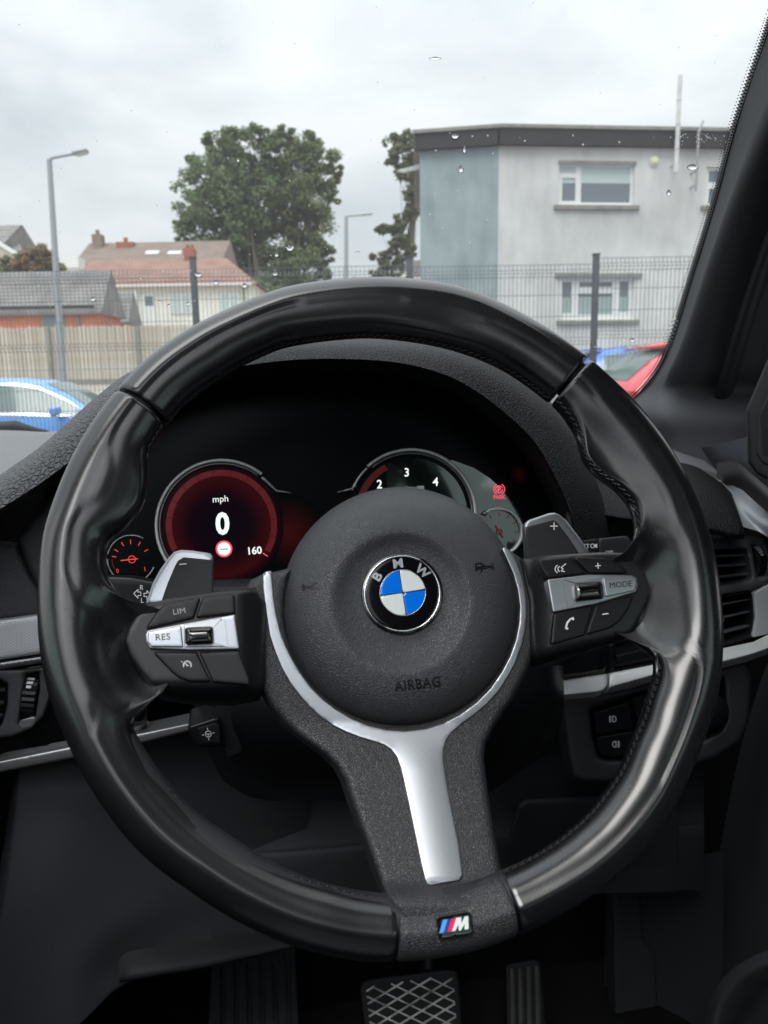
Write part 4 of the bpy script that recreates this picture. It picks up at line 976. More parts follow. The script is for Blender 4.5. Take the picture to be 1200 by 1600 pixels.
strokes('minus_mark',W,[[(942,959.8),(950,958.6)]],1.6,M['print'],pR,h=PH-.0008)
strokes('voice_symbol',W,[ring_pts(876,889,4,110,250,6),ring_pts(874,889,6.5,120,240,6),[(884,881),(880,884),(877,887),(880,889),(877,892),(882,893)],[(872,886.5),(872,891.5)]],1.2,M['print'],pR,h=PH-.0008)
strokes('phone_symbol',W,[[(895.5,965.5),(891,967.5),(886.5,973),(884.8,979),(886,982.5)],[(893.5,966),(896,967.8)],[(884.2,981),(887,982.3)]],2.6,M['print'],pR,h=PH-.0008)
# --- shift paddles behind the wheel
DH=-.045
pd_=relief('shift_paddle',W,[(227,945),(238,912),(250,890),(262,873),(272,862),(283,859),(300,860),(329,864.5),(333,870),(333,910),(331,940)],M['silver'],wheel,h=DH,edge=(4,.002),back=.004,step=5)
relief('paddle_face',W,[(250,945),(262,911),(273,885),(278,876),(287,870.5),(332,875),(333,910),(331,940)],M['dull'],pd_,h=DH+.0007,edge=(2,.0005),back=.001,step=6)
strokes('minus_mark',W,[[(281,881.8),(291,880.8)]],1.3,M['print'],pd_,h=DH+.0010)
pd2=relief('shift_paddle',W,[(819,825),(820,817),(826,812.5),(857,802),(866,801),(874,804),(885,813),(905,839),(923,866),(905,875),(823,880)],M['silver'],wheel,h=DH,edge=(4,.002),back=.004,step=5)
relief('paddle_face',W,[(821.5,823.5),(864,812.5),(870,815.5),(889,840),(907,868),(905,875),(823,880)],M['dull'],pd2,h=DH+.0007,edge=(2,.0005),back=.001,step=6)
strokes('plus_mark',W,[[(860.5,822),(871,822)],[(865.8,816.8),(865.8,827.2)]],1.5,M['print'],pd2,h=DH+.0010)
# ------------------------------------------------------------------ car interior
def cw(l,v,z): return CAMPOS+lc*l+fc*v+np.array([0,0,z])
def cbox(name,l0,l1,v0,v1,z0,z1,m,parent=None,bv=0):
    return box(name,cw((l0+l1)/2,(v0+v1)/2,(z0+z1)/2),lc*(l1-l0)/2,fc*(v1-v0)/2,np.array([0,0,(z1-z0)/2]),m,parent,bv)
M['lining']=mat('anthracite_headliner_cloth',(.035,.035,.037),.95,bump=[('n',1500,.0002)])
M['pillar']=mat('grained_pillar_trim',(.055,.057,.064),.7,bump=[('v',700,.00015)],spec=.3)
M['frit']=mat('black_ceramic_edge_print',(.006,.006,.006),.3)
M['pad']=mat('grained_grey_side_pad',(.11,.113,.125),.5,bump=[('v',480,.0006)])
M['fr']=mat('smooth_charcoal_vent_frame',(.11,.114,.125),.42,bump=[('n',1800,.00002)])
M['strip']=mat('satin_silver_strip',(.92,.94,.97),.42,metal=.3)
M['ring']=mat('satin_gauge_ring',(.9,.92,.92),.35,metal=.25)
M['fascia_grey']=mat('smooth_dark_grey_fascia',(.07,.072,.08),.45,bump=[('n',1800,.00002)])
M['lower']=mat('fine_grained_lower_trim',(.058,.062,.072),.55,spec=.35,bump=[('v',650,.00014)])
def texsilver(N,L,b,tc):
    # fine woven relief pressed into the aluminium
    wv=[]
    for rz in (R(38),R(-38)):
        mp=N.new('ShaderNodeMapping'); mp.inputs['Rotation'].default_value=(0,rz,CARYAW); L.new(tc.outputs['Object'],mp.inputs[0])
        w_=N.new('ShaderNodeTexWave'); w_.inputs['Scale'].default_value=170; w_.bands_direction='Z'; L.new(mp.outputs[0],w_.inputs['Vector']); wv.append(w_)
    mx=N.new('ShaderNodeMath'); mx.operation='MAXIMUM'; L.new(wv[0].outputs['Fac'],mx.inputs[0]); L.new(wv[1].outputs['Fac'],mx.inputs[1])
    bp=N.new('ShaderNodeBump'); bp.inputs['Distance'].default_value=.00018; L.new(mx.outputs[0],bp.inputs['Height']); L.new(bp.outputs[0],b.inputs['Normal'])
M['tex_silver']=mat('woven_texture_aluminium',(.80,.81,.82),.4,metal=.45,fn=texsilver)
def glassmat(name,tint,refl=1.,rough=0.0,dust=.02):  # dust mixes in a pale veil that imitates glare haze on the glass
    m=bpy.data.materials.new(name); m.use_nodes=True; N=m.node_tree.nodes; L=m.node_tree.links; N.clear()
    o=N.new('ShaderNodeOutputMaterial'); t=N.new('ShaderNodeBsdfTransparent'); t.inputs[0].default_value=(*tint,1); g=N.new('ShaderNodeBsdfGlossy'); g.inputs['Roughness'].default_value=rough
    fr=N.new('ShaderNodeFresnel'); fr.inputs['IOR'].default_value=1.5; mu=N.new('ShaderNodeMath'); mu.operation='MULTIPLY'; mu.inputs[1].default_value=refl; L.new(fr.outputs[0],mu.inputs[0])
    x=N.new('ShaderNodeMixShader'); L.new(mu.outputs[0],x.inputs[0]); L.new(t.outputs[0],x.inputs[1]); L.new(g.outputs[0],x.inputs[2]); tr=N.new('ShaderNodeBsdfTranslucent'); tr.inputs[0].default_value=(.85,.88,.9,1); y=N.new('ShaderNodeMixShader'); y.inputs[0].default_value=dust; L.new(x.outputs[0],y.inputs[1]); L.new(tr.outputs[0],y.inputs[2]); L.new(y.outputs[0],o.inputs[0]); return m
# --- windscreen
ws=thing('windscreen','clear raked windscreen glass with a dotted black edge and a few raindrops on it','windscreen',V(640,690,1.15))
WR=[(985,632),(1012,604),(1035,572),(1052,530),(1083,429),(1118,315),(1151,193),(1200,48),(1235,-60),(1320,-330),(1460,-640),(1680,-980)]
def xr(y): 
    ys_=[p[1] for p in WR][::-1]; xs_=[p[0] for p in WR][::-1]; return float(np.interp(y,ys_,xs_))
def gv(x,y):  # glass distance along the car at a pixel
    base=float(np.interp(y,[-980,-640,-400,-200,0,200,400,600,700],[.32,.41,.50,.58,.68,.80,.93,1.08,1.17]))
    xx=(x-420)/800; return base*(1-.13*min(2.2,xx*xx))
gr=[]
for y in (716,640,560,430,300,190,48,-60,-330,-640,-980):
    xe=xr(y) if y<630 else (1000 if y>650 else 990)
    xe+=8
    gr.append([(x,y,gv(x,y)) for x in (-1700,-1200,-800,-450,-150,150,450,700,.5*(700+xe),xe)])
patch('glass',gr,glassmat('tinted_windscreen_glass',(.52,.54,.535),.22),ws,nu=4,nv=3)
# dotted print along the pillar edge
fr_pts=cat_rom(WR,14,False); B=([],[]); VV=[];FF=[]
acc=0;prev=fr_pts[0]; path=[fr_pts[0]]
fp=resamp(fr_pts,5.0,closed=False)
t_=np.gradient(fp,axis=0); t_/=np.linalg.norm(t_,axis=1)[:,None]; nrm_=np.stack([t_[:,1],-t_[:,0]],1)
if nrm_[0][0]>0: nrm_=-nrm_
for i,(p,n_) in enumerate(zip(fp,nrm_)):
    if p[1]<-40: break
    for k,(off,rad) in enumerate(((2.6,1.9),(6.8,1.6),(10.8,1.1))):
        q=p+n_*off+t_[i]*(2.5 if k%2 else 0); d=gv(*q)-.006; c=len(VV)
        for j in range(6): VV.append(V(q[0]+rad*math.cos(j*math.pi/3),q[1]+rad*math.sin(j*math.pi/3),d))
        FF.append(tuple(range(c,c+6)))
o=mesh_obj('printed_dots',VV,FF,M['frit'],ws); o['kind']='stuff'
a=[p for p in fp if p[1]>-340]
VV=[];FF=[]
for i,(p,n_) in enumerate(zip(fp,nrm_)):
    for off in (.6,-22): q=p+n_*off; VV.append(V(q[0],q[1],gv(*q)-.005))
FF=[(2*i,2*i+1,2*i+3,2*i+2) for i in range(len(fp)-1)]
mesh_obj('printed_edge',VV,FF,M['frit'],ws)
# --- raindrops and specks on the glass
DM=bpy.data.materials.new('rainwater'); DM.use_nodes=True; b=DM.node_tree.nodes['Principled BSDF']; b.inputs['Transmission Weight'].default_value=1; b.inputs['Roughness'].default_value=0; b.inputs['IOR'].default_value=1.33; b.inputs['Base Color'].default_value=(1,1,1,1)
def drop(name,x,y,rx,ry,label,bulge=.5):
    dd=gv(x,y)+.0015; c=V(x,y,dd); up=V(x,y-1,gv(x,y-1)+.0015)-c; rt=V(x+1,y,gv(x+1,y)+.0015)-c; n_=np.cross(rt,up); n_/=np.linalg.norm(n_); 
    if n_@(CAMPOS-c)>0: n_=-n_
    VV=[];FF=[];K=14;rings=5
    for i in range(rings):
        f=1-i/rings; h_=math.sqrt(max(0,1-f*f))
        for j in range(K):
            a=2*math.pi*j/K; tap=1-.35*max(0,-math.sin(a))
            VV.append(rt*rx*f*math.cos(a)*tap-up*ry*f*math.sin(a)*1.0+n_*h_*bulge*np.linalg.norm(rt)*min(rx,ry)-np.zeros(3))
    VV.append(n_*bulge*np.linalg.norm(rt)*min(rx,ry))
    for i in range(rings-1):
        for j in range(K): FF.append((i*K+j,i*K+(j+1)%K,(i+1)*K+(j+1)%K,(i+1)*K+j))
    for j in range(K): FF.append(((rings-1)*K+j,(rings-1)*K+(j+1)%K,rings*K))
    FF.append(tuple(range(K))[::-1])
    o=fixnormals(mesh_obj(name,VV,FF,DM,None,smooth=True)); o.location=tuple(c)
    return tag(o,label,'raindrop','raindrops on the windscreen')
for x,y,rx,ry,l in ((680,91,10,2.2,'flat dark raindrop alone against the open sky near the top of the windscreen'),
 (711,213,6,4,'raindrop over the dark roof fascia of the teal wall'),(725.5,233,2.6,6,'narrow raindrop at the top edge of the teal wall'),(720,264,4.5,6,'rounded raindrop halfway down the upper teal wall'),
 (1082,261,9,5,'slanted raindrop just right of the white pipe end'),(1045,301,4,5,'small raindrop on the grey wall below the white pipe'),(988,531,5.5,3.8,'raindrop above the right blue car'),
 (310,429,6.5,3.8,'raindrop on the bungalow roof right of the fence post'),(337,441,5.5,4.2,'raindrop at the eave of the bungalow between its two windows'),(382,446,5,3.8,'raindrop at the right end of the bungalow eave'),
 (264.5,477,4,2.6,'raindrop over the bungalow front right beside its door'),(250,471,4,2.4,'raindrop over the bungalow door'),(294,474,4.2,3,'raindrop over the near bungalow window'),(145,467,5,3.5,'raindrop over the shed roof near its right end'),
 (453,388,6,4.5,'raindrop over the middle of the olive tree'),(430,428,4,3,'raindrop low in the olive tree'),(432,398,3.6,3.6,'raindrop left of centre in the olive tree'),(372,250,2.2,3,'tiny raindrop high in the dark green tree'),(559,394,4,1.6,'thin raindrop in the gap between tree and distant lamp')):
    drop('raindrop',x,y,rx,ry,l)
VV=[];FF=[]
def speck(x,y,r):
    c=len(VV); d=gv(x,y)+.001
    n=rng.choice((5,6)); 
    for j in range(n): rr=r*rng.uniform(.7,1.3); VV.append(V(x+rr*math.cos(j*2*math.pi/n),y+rr*math.sin(j*2*math.pi/n),d))
    FF.append(tuple(range(c,c+n)))
for i in range(620):
    x=rng.uniform(-20,1150); y=rng.uniform(0,560)
    if x>xr(y)-15: continue
    dens=.25+.75*math.exp(-(((x-440)/120)**2+((y-340)/120)**2))+.8*math.exp(-(((x-1100)/45)**2+((y-215)/18)**2))
    if rng.random()<dens: speck(x,y,rng.choice((.5,.6,.7,.9,1.2)))
for i in range(60): speck(rng.gauss(1105,28),rng.gauss(216,9),rng.uniform(.5,1.2))
for x,y in ((762,212),(738,213),(895,212),(820,220),(968,222),(911,226),(681,235),(770,240),(672,335),(734,379),(762,343)): speck(x,y,1.6)
o=mesh_obj('water_specks',VV,FF,mat('dried_water_speck',(.8,.82,.82),.5),None); tag(o,'tiny dried water spots and dust scattered over the windscreen','water specks',kind='stuff')
# --- windscreen pillar
pl_=thing('windscreen_pillar','dark windscreen pillar trim sloping up the right side beside the dotted glass edge','pillar',V(1080,700,.86))
rows=[]
LB=[(1026,648),(1048,578),(1070,526),(1105,420),(1144,307),(1200,166),(1262,20),(1400,-330)]
def xl(y): return float(np.interp(y,[p[1] for p in LB][::-1],[p[0] for p in LB][::-1]))
for y in (800,735,690,648,610,578,526,429,315,193,48,-60,-330):
    g=gv(xr(y),y) if y<632 else .98
    x0=xr(y)+1 if y<632 else float(np.interp(y,[632,690,800],[984,1010,1080]))
    x1=xl(y) if y<648 else float(np.interp(y,[648,735,800],[1026,1046,1100]))
    w_=x1-x0
    rows.append([(x0-8,y+2,g+.02),(x0,y,g-.004),(x0+w_*.3,y,g-.030),(x0+w_*.7,y,g-.062),(x1,y,g-.083),(x1+18,y,g-.098),(x1+46,y,g-.104),(x1+90,y,g-.112),(x1+150,y,g-.13),(x1+260,y,g-.20)])
patch('pillar_trim',rows,M['pillar'],pl_,nu=4,nv=4)
rows=[]
for y in (800,690,578,429,315,193,48,-100,-330):
    g=gv(xr(min(y,630)),y)
    x1=xl(y) if y<648 else float(np.interp(y,[648,735,800],[1026,1046,1100]))
    x2=x1+float(np.interp(y,[-330,193,429,578,800],[70,78,72,80,60]))
    rows.append([(x2,y,g-.122),(x2+6,y,g-.134),(x2+14,y,g-.138),(x2+22,y,g-.135),(x2+28,y,g-.12)])
patch('door_seal',rows,M['dull'],pl_,nu=3,nv=4)
# --- dashboard
db=thing('dashboard','black leather look dashboard with instrument hood, silver trim strips and air vents','dashboard',V(600,900,.75))
M['dash_top']=mat('grey_black_dash_top_skin',(.13,.133,.145),.42,bump=[('v',500,.0003)])
patch('dash_top',[[(-300,668,1.22),(0,672,1.2),(90,674,1.17),(200,655,1.12),(400,610,1.08),(640,590,1.06),(800,605,1.02),(950,636,.99),(1060,690,.93),(1150,760,.8)],
 [(-300,740,1.0),(0,700,1.0),(75,690,.98),(180,650,.96),(350,600,.92),(620,570,.9),(800,612,.9),(930,670,.88),(1040,715,.84),(1130,770,.75)],
 [(-300,900,.78),(0,775,.78),(66,722,.77),(160,660,.77),(300,600,.76),(600,560,.76),(800,620,.76),(900,680,.76),(1000,740,.75),(1100,800,.7)]],M['dash_top'],db,nu=5,nv=5)
HC=[((-300,960),(-300,1010)),((-80,800),(-80,850)),((0,742),(0,795)),((60,700),(62,755)),((110,656),(115,715)),((155,616),(172,665)),((205,580),(225,620)),((280,553),(300,588)),((370,538),(390,570)),((480,529),(490,561)),((600,526),(610,565)),((690,532),(690,583)),((760,552),(742,609)),((820,590),(790,645)),((870,640),(836,690)),((908,700),(868,745)),((935,760),(889,792)),((950,810),(902,842)),((955,860),(908,885))]
rows=[[],[],[],[],[],[],[]]
for (cx,cy),(lx,ly) in HC:
    mx_,my=(cx+lx)/2,(cy+ly)/2; ox,oy=cx-lx,cy-ly; L_=math.hypot(ox,oy); ox/=L_;oy/=L_
    rows[0].append((cx-ox*14,cy-oy*14,.84)); rows[1].append((cx-ox*1,cy-oy*1,.74)); rows[2].append((cx-ox*3,cy-oy*3,.665)); rows[3].append((mx_+ox*6,my+oy*6,.622)); rows[4].append((lx+ox*3,ly+oy*3,.603)); rows[5].append((lx-ox*2,ly-oy*2,.606)); rows[6].append((lx-ox*9,ly-oy*9,.64))
M['roll']=mat('coarse_grained_dash_roll',(.035,.036,.041),.40,spec=.5,bump=[('v',210,.0022)])
patch('dash_roll',[r[:8] for r in rows],M['roll'],db,nu=5,nv=5)
patch('instrument_hood',[r[7:] for r in rows],M['grain_dash'],db,nu=5,nv=5)
# inside of the hood
rows=[[],[],[]]
for (cx,cy),(lx,ly) in HC[3:]:
    ox,oy=500-lx,850-ly; 
    rows[0].append((lx,ly,.606)); rows[1].append((lx+ox*.06,ly+oy*.06,.66)); rows[2].append((lx+ox*.10,ly+oy*.11,.735))
patch('hood_lining',rows,M['dull'],db,nu=4,nv=4)
# slim satin edge on the right of the instrument opening
ED=[(752,618),(802,657),(832,684),(853,708),(869,734),(879,757),(885,785),(886,822),(884,860)]
E1=cat_rom(ED,6,False); rws=[[],[],[]]
rr=[[(x-3,y+3,.63) for x,y in ED],[(x+1,y,.615) for x,y in ED],[(x+10,y-6,.612) for x,y in ED],[(x+24,y-14,.63) for x,y in ED]]
patch('hood_side_trim',rr,M['fascia_grey'],db,nu=6,nv=4)
K=Plane(V(500,800,.665),fc*-1*math.cos(R(12))+np.array([0,0,math.sin(R(12))]))
ic=thing('instrument_cluster','dark instrument display with red ringed speedometer, rev counter and small gauges','instrument cluster',K.pt(500,900))
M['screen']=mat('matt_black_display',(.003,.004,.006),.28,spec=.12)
M['lens']=mat('gloss_reflection_slab',(.012,.022,.019),.07,spec=1,coat=1,ior=1.7)  # gloss for the added slab that carries the window reflection
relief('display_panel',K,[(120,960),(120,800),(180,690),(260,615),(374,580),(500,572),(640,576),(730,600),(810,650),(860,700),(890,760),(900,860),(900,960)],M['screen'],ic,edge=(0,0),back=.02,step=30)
def emat(name,c,s): return mat(name,(.01,.01,.01),.3,emit=(c,s))
M['e_white']=emat('lit_white_digit',(.85,.95,.90),.42); M['e_red']=emat('lit_red_mark',(.9,.07,.045),.34); M['e_ring']=emat('lit_dark_red_band',(.5,.012,.02),.06); M['e_grey']=emat('faint_lit_print',(.5,.6,.55),.25); M['e_pink']=emat('lit_warning_red',(1,.09,.14),.42)
def glow(name,r,stops):
    m=bpy.data.materials.new(name); m.use_nodes=True; N=m.node_tree.nodes; L=m.node_tree.links; b=N['Principled BSDF']; b.inputs['Base Color'].default_value=(.004,.004,.005,1); b.inputs['Roughness'].default_value=.25; b.inputs['Specular IOR Level'].default_value=.12
    tc=N.new('ShaderNodeTexCoord'); ln=N.new('ShaderNodeVectorMath'); ln.operation='LENGTH'; L.new(tc.outputs['Object'],ln.inputs[0]); mu=N.new('ShaderNodeMath'); mu.operation='MULTIPLY'; mu.inputs[1].default_value=1/r; L.new(ln.outputs['Value'],mu.inputs[0])
    cr=N.new('ShaderNodeValToRGB'); L.new(mu.outputs[0],cr.inputs[0]); e=cr.color_ramp.elements
    e[0].position=stops[0][0]; e[0].color=(*stops[0][1],1); e[1].position=stops[-1][0]; e[1].color=(*stops[-1][1],1)
    for p,c in stops[1:-1]: q=e.new(p); q.color=(*c,1)
    L.new(cr.outputs[0],b.inputs['Emission Color']); b.inputs['Emission Strength'].default_value=1; return m
def dial(cx,cy,rpx,m,h):
    c=K.pt(cx,cy,h); P=ring_pts(cx,cy,rpx,0,360,60); VV=[K.pt(x,y,h)-c+np.array(rootloc(ic)) for x,y in P]
    o=mesh_obj('dial_or_glow_disc',VV,[tuple(range(60))[::-1]],m,ic); o.location=Vector(c)-ic.location; return o
SP=(346,821)
k=np.linalg.norm(K.pt(SP[0]+1,SP[1])-K.pt(*SP))
dial(SP[0],SP[1],97,glow('speedometer_glow',97*k,[(0,(.0,.0,.001)),(.5,(.0015,.0,.0008)),(.82,(.011,.0005,.0008)),(.9,(.004,.0,.0005)),(1,(.0,.0,.0))]),.0012)
dial(452,832,60,glow('centre_glow',60*k,[(0,(.012,.0006,.0008)),(.5,(.004,.0002,.0003)),(.9,(.0,.0,.0)),(1,(.0,.0,.0))]),.0006)  # red glow painted on the display between the dials, no gauge here
dial(812,742,20,glow('side_glow',20*k,[(0,(.005,.0002,.0003)),(.5,(.0015,.0001,.0001)),(.9,(.0,.0,.0)),(1,(.0,.0,.0))]),.0006)  # faint red glow painted at the right of the display
for i in range(13):
    a0=152+i*18.3; relief('speed_band',K,arcband(*SP,77.5,87,a0+.35,min(a0+17.95,390),8),M['e_ring'],ic,h=.0022,edge=(0,0),back=.0005,step=12)
def dialring(c,r0,r1,a0,a1,name='dial_ring',m='ring',h=.006,n=60,edge=None):
    return relief(name,K,arcband(c[0],c[1],r0,r1,a0,a1,n),M[m],ic,h=h,edge=edge or ((r1-r0)*.45,.0015),back=.006,step=4)
SC=(346,821)
dialring(SC,99.5,104.5,128,308); dialring(SC,95,98.3,126,306,m='silver_dark',h=.004)
relief('ring_flange',K,[(407,747),(412,744),(433,765),(455,769.5),(455,771.5),(431,769)],M['silver'],ic,h=.005,edge=(1.5,.001),back=.003,step=4)
text('unit_lettering','mph',K,344.5,781,8,-4,M['e_white'],ic,h=.002,bold=.0)
text('speed_digit','0',K,347.6,818,36,-2,M['e_white'],ic,h=.002,xs=.92,bold=.035)
text('scale_number','160',K,398.5,860,12,-5,M['e_white'],ic,h=.002,xs=1.0,bold=.02)
flat('speed_limit_sign',K,[ring_pts(350,857.6,13,0,360,30)],M['e_pink'],ic,h=.0022); flat('speed_limit_sign_face',K,[ring_pts(350,857.6,10.2,0,360,30)],M['e_white'],ic,h=.0028)
strokes('sign_dashes',K,[[(345,858.3),(347.5,858.2)],[(349,858.1),(351.5,858)],[(353,857.9),(355.5,857.8)]],1.4,M['engrave'],ic,h=.0036)
strokes('end_mark',K,[[(411,864.5),(418,869)]],1.4,M['e_pink'],ic,h=.003)
# small left gauge
SG=(205,873.6)
dial(SG[0],SG[1],35,M['screen'],.0012)
dialring(SG,36.3,38.3,190,300,n=24,h=.004); dialring(SG,36,38,20,60,n=12,h=.004); dialring(SG,36.3,38.3,120,180,n=16,h=.004)
tk=[]
for a in (-172,-150,-120,-92,-62,-30): tk.append([(SG[0]+24*math.cos(R(a)),SG[1]+24*math.sin(R(a))),(SG[0]+30*math.cos(R(a)),SG[1]+30*math.sin(R(a)))])
strokes('gauge_ticks',K,tk,1.2,M['e_red'],ic,h=.002)
strokes('gauge_pointer',K,[[(189,875.8),(215,873)]],1.7,M['e_red'],ic,h=.003); strokes('gauge_hub',K,[ring_pts(206,874,5.5,0,360,16)+[ring_pts(206,874,5.5,0,360,16)[0]]],1.2,M['e_red'],ic,h=.003)
text('scale_number','0',K,183.5,892,7,-5,M['e_red'],ic,h=.002,xs=.8); text('scale_number','1',K,226.3,889,7,-5,M['e_red'],ic,h=.002,xs=.8)
strokes('gauge_zone',K,[ring_pts(SG[0],SG[1],30,150,178,5)],1.5,M['e_ring'],ic,h=.002)
# rev counter
TC=(642.7,803)
dial(TC[0],TC[1],89,M['screen'],.0012)
dialring(TC,98,103,-132,30); dialring(TC,93.5,96.5,-130,30,m='silver_dark',h=.004); dialring(TC,98,101,-158,-134,h=.005,n=10)
relief('ring_flange',K,[(549,762),(556,757),(558,760),(545,767),(528,769.5),(528,768)],M['silver'],ic,h=.005,edge=(1,.001),back=.003,step=4)
relief('rev_band',K,arcband(*TC,78,88,-160,-118,14),M.setdefault('e_dim',emat('dim_red_band',(.5,.012,.02),.035)),ic,h=.0022,edge=(0,0),back=.0005,step=12)
for s,x,y in (('2',593,756.5),('3',635.5,738),('4',680.5,752.5)): text('scale_number',s,K,x,y,13.5,0,M['e_white'],ic,h=.002,xs=.95,bold=.012)
text('unit_lettering','1/min x1000',K,648,762,6,0,M['e_grey'],ic,h=.002,xs=.7)
relief('reflection_slab',K,[(604,722),(625,713),(650,711),(680,714),(710,720),(740,731),(765,747),(785,765),(803,787),(815,808),(823,832),(827,860),(827,900),(604,900)],M['lens'],ic,h=.0016,edge=(0,0),back=.0012,step=14)  # added gloss slab, cut to the outline of the side window's reflection
relief('dial_surround',K,arcband(*TC,87.5,97.5,-150,40,50),M['screen'],ic,h=.0019,edge=(0,0),back=.0002,step=14)
# parking brake lamp
strokes('parking_brake_lamp',K,[ring_pts(780,764.5,5.5,0,360,14),ring_pts(780,764.5,8.6,120,240,7),ring_pts(780,764.5,8.6,-60,60,7),[(778.5,768),(778.5,761),(781,761),(782,763),(781,764.8),(778.8,765)]],1.3,M['e_pink'],ic,h=.002)
text('lamp_lettering','PARK',K,780.5,776.5,6.2,-2,M['e_pink'],ic,h=.002,xs=.9,bold=.02)
SR=(780,831)
dialring(SR,34,38.5,-130,75,n=40); relief('ring_tip',K,[(753,803),(757,799),(760,797),(764,801),(760,806)],M['silver'],ic,h=.006,edge=(1.5,.001),back=.003,step=3)
dial(SR[0],SR[1],33,M['screen'],.0012)
strokes('gauge_ticks',K,[[(SR[0]+25*math.cos(R(a)),SR[1]+25*math.sin(R(a))),(SR[0]+30*math.cos(R(a)),SR[1]+30*math.sin(R(a)))] for a in (-120,-90,-60,-30,0,30)],1.2,M['e_ring'],ic,h=.002)
strokes('gauge_pointer',K,[[(775,822),(786,840)]],1.6,M['e_ring'],ic,h=.003); strokes('gauge_hub',K,[ring_pts(780.5,831,4.5,0,360,14)+[ring_pts(780.5,831,4.5,0,360,14)[0]]],1.1,M['e_ring'],ic,h=.003)
# ledge in front of the display
patch('cluster_ledge',[[(120,897,.66),(240,906,.66),(400,903,.66),(600,900,.66),(850,885,.66),(900,880,.66)],[(120,902,.63),(240,911,.63),(400,909,.63),(600,906,.63),(850,892,.63),(900,888,.63)],[(120,935,.62),(240,940,.62),(400,935,.62),(600,940,.62),(850,930,.62),(900,930,.62)],[(120,1010,.64),(240,1010,.64),(400,1010,.64),(600,1010,.64),(850,1010,.64),(900,1010,.64)]],M['dull'],db,nu=4,nv=4)
cbox('passenger_dash',-1.08,-.47,.74,1.15,-.62,-.13,M['grain_dash'],db,bv=.04)
cbox('passenger_dash_top',-1.08,-.40,.86,1.22,-.15,-.105,M['dash_top'],db,bv=.02)
cbox('centre_stack',-.47,-.335,.72,1.1,-.62,-.10,M['dull'],db,bv=.02)
cbox('centre_console',-.47,-.31,-.1,.72,-.80,-.45,M['lower'],db,bv=.03)
# --- left fascia
FL=Plane(V(40,960,.665),fc*-1*math.cos(R(8))+np.array([0,0,math.sin(R(8))]))
relief('fascia_panel',FL,[(26,841),(45,815),(70,785),(97,758),(130,722),(165,690),(240,690),(240,960),(140,965),(60,925),(40,880)],M['fascia_grey'],db,h=.0,edge=(10,.006),back=.02,step=10,round_=8)
relief('fascia_pad',FL,[(-200,835),(0,850),(22,853),(30,870),(45,900),(62,925),(75,958),(40,962),(0,967),(-200,990)],M['pad'],db,h=.008,edge=(9,.006),back=.03,step=9,round_=6)
relief('aluminium_trim',FL,[(-200,992),(0,968),(75,958),(230,935),(230,1000),(75,1020),(0,1031),(-200,1060)],M['tex_silver'],db,h=.013,edge=(6,.003),back=.03,step=9)
relief('trim_edge',FL,[(-200,1062),(0,1033),(75,1022),(230,1002),(230,1015),(75,1034),(0,1046),(-200,1076)],M['silver_dark'],db,h=.008,edge=(5,.004),back=.03,step=9)
relief('gloss_panel',FL,[(-200,1078),(0,1048),(75,1036),(230,1016),(230,1140),(105,1166),(0,1187),(-200,1226)],M['piano'],db,h=-.004,edge=(3,.002),back=.03,step=14)
relief('silver_strip',FL,[(-200,1228),(0,1189),(105,1168),(213,1147),(297,1129),(340,1120),(340,1133),(300,1141),(217,1162),(110,1185),(0,1207),(-200,1246)],M['silver_dark'],db,h=.006,edge=(4,.002),back=.03,step=9)
# left air vent
va=relief('air_vent',FL,[(-150,1062),(-20,1046),(40,1046),(70,1042),(80,1060),(78,1090),(68,1118),(50,1138),(20,1150),(-150,1170)],M['fascia_grey'],db,h=.004,edge=(5,.003),back=.02,step=9,round_=8,holes=[[(-140,1075),(-2,1060),(12,1068),(12,1100),(4,1130),(-4,1142),(-140,1160)],[(40,1052),(62,1049),(62,1078),(55,1124),(46,1131),(29,1132),(34,1090)]])
relief('vent_back',FL,[(-150,1060),(75,1045),(60,1140),(-150,1170)],M['void'],va,h=-.018,edge=(0,0),back=.005,step=30)
for k in range(4):
    y=1078+k*20; box_=[FL.pt(-140,y+12,-.004),FL.pt(9-k*2,y,-.004)]
    tube('slat',box_,.0022,M['dull'],va,seg=8)
TWc=FL.pt(47,1091,-.004); ax=FL.pt(48,1091,-.004)-TWc; ax/=np.linalg.norm(ax)
wr=np.linalg.norm(FL.pt(47,1051)-FL.pt(47,1130))/2*1.02
upv=FL.pt(43,1130)-FL.pt(52,1055); upv/=np.linalg.norm(upv); ax=np.cross(upv,FL.n)
VV=[];FF=[];kk=52
for i in range(kk):
    a=2*math.pi*i/kk
    for q,(hw_,rd) in enumerate(((.0062,.92),(.0050,1.0 if i%2 else .955),(-.0050,1.0 if i%2 else .955),(-.0062,.92))):
        VV.append(TWc-FL.n*wr*.62+(upv*math.cos(a)+FL.n*math.sin(a))*wr*rd+ax*hw_)
for i in range(kk):
    for q in range(3): FF.append((i*4+q,i*4+q+1,((i+1)%kk)*4+q+1,((i+1)%kk)*4+q))
th=fixnormals(mesh_obj('thumbwheel',VV,FF,M['plastic'],va,auto=R(25)))
def wheelmarks(parent,c,ax,upv,n_,wr,a0,cnt,wd,off=0):
    for i in range(cnt):
        a=R(a0+i*9.5); p=c-n_*wr*.62+(upv*math.cos(a)+n_*math.sin(a))*wr*1.002; tn=-upv*math.sin(a)+n_*math.cos(a); rd=upv*math.cos(a)+n_*math.sin(a)
        box('white_mark',p+ax*off,ax*wd*(.35+.10*i),tn*.0011,rd*.0003,M['white_print'],parent)
wheelmarks(va,TWc,ax,upv,FL.n,wr,120,6,.0055,.001)
relief('wheel_slot',FL,[(30,1126),(56,1119),(54,1128),(46,1134),(28,1135)],M['silver_dark'],va,h=.001,edge=(1,.0005),back=.002,step=6)
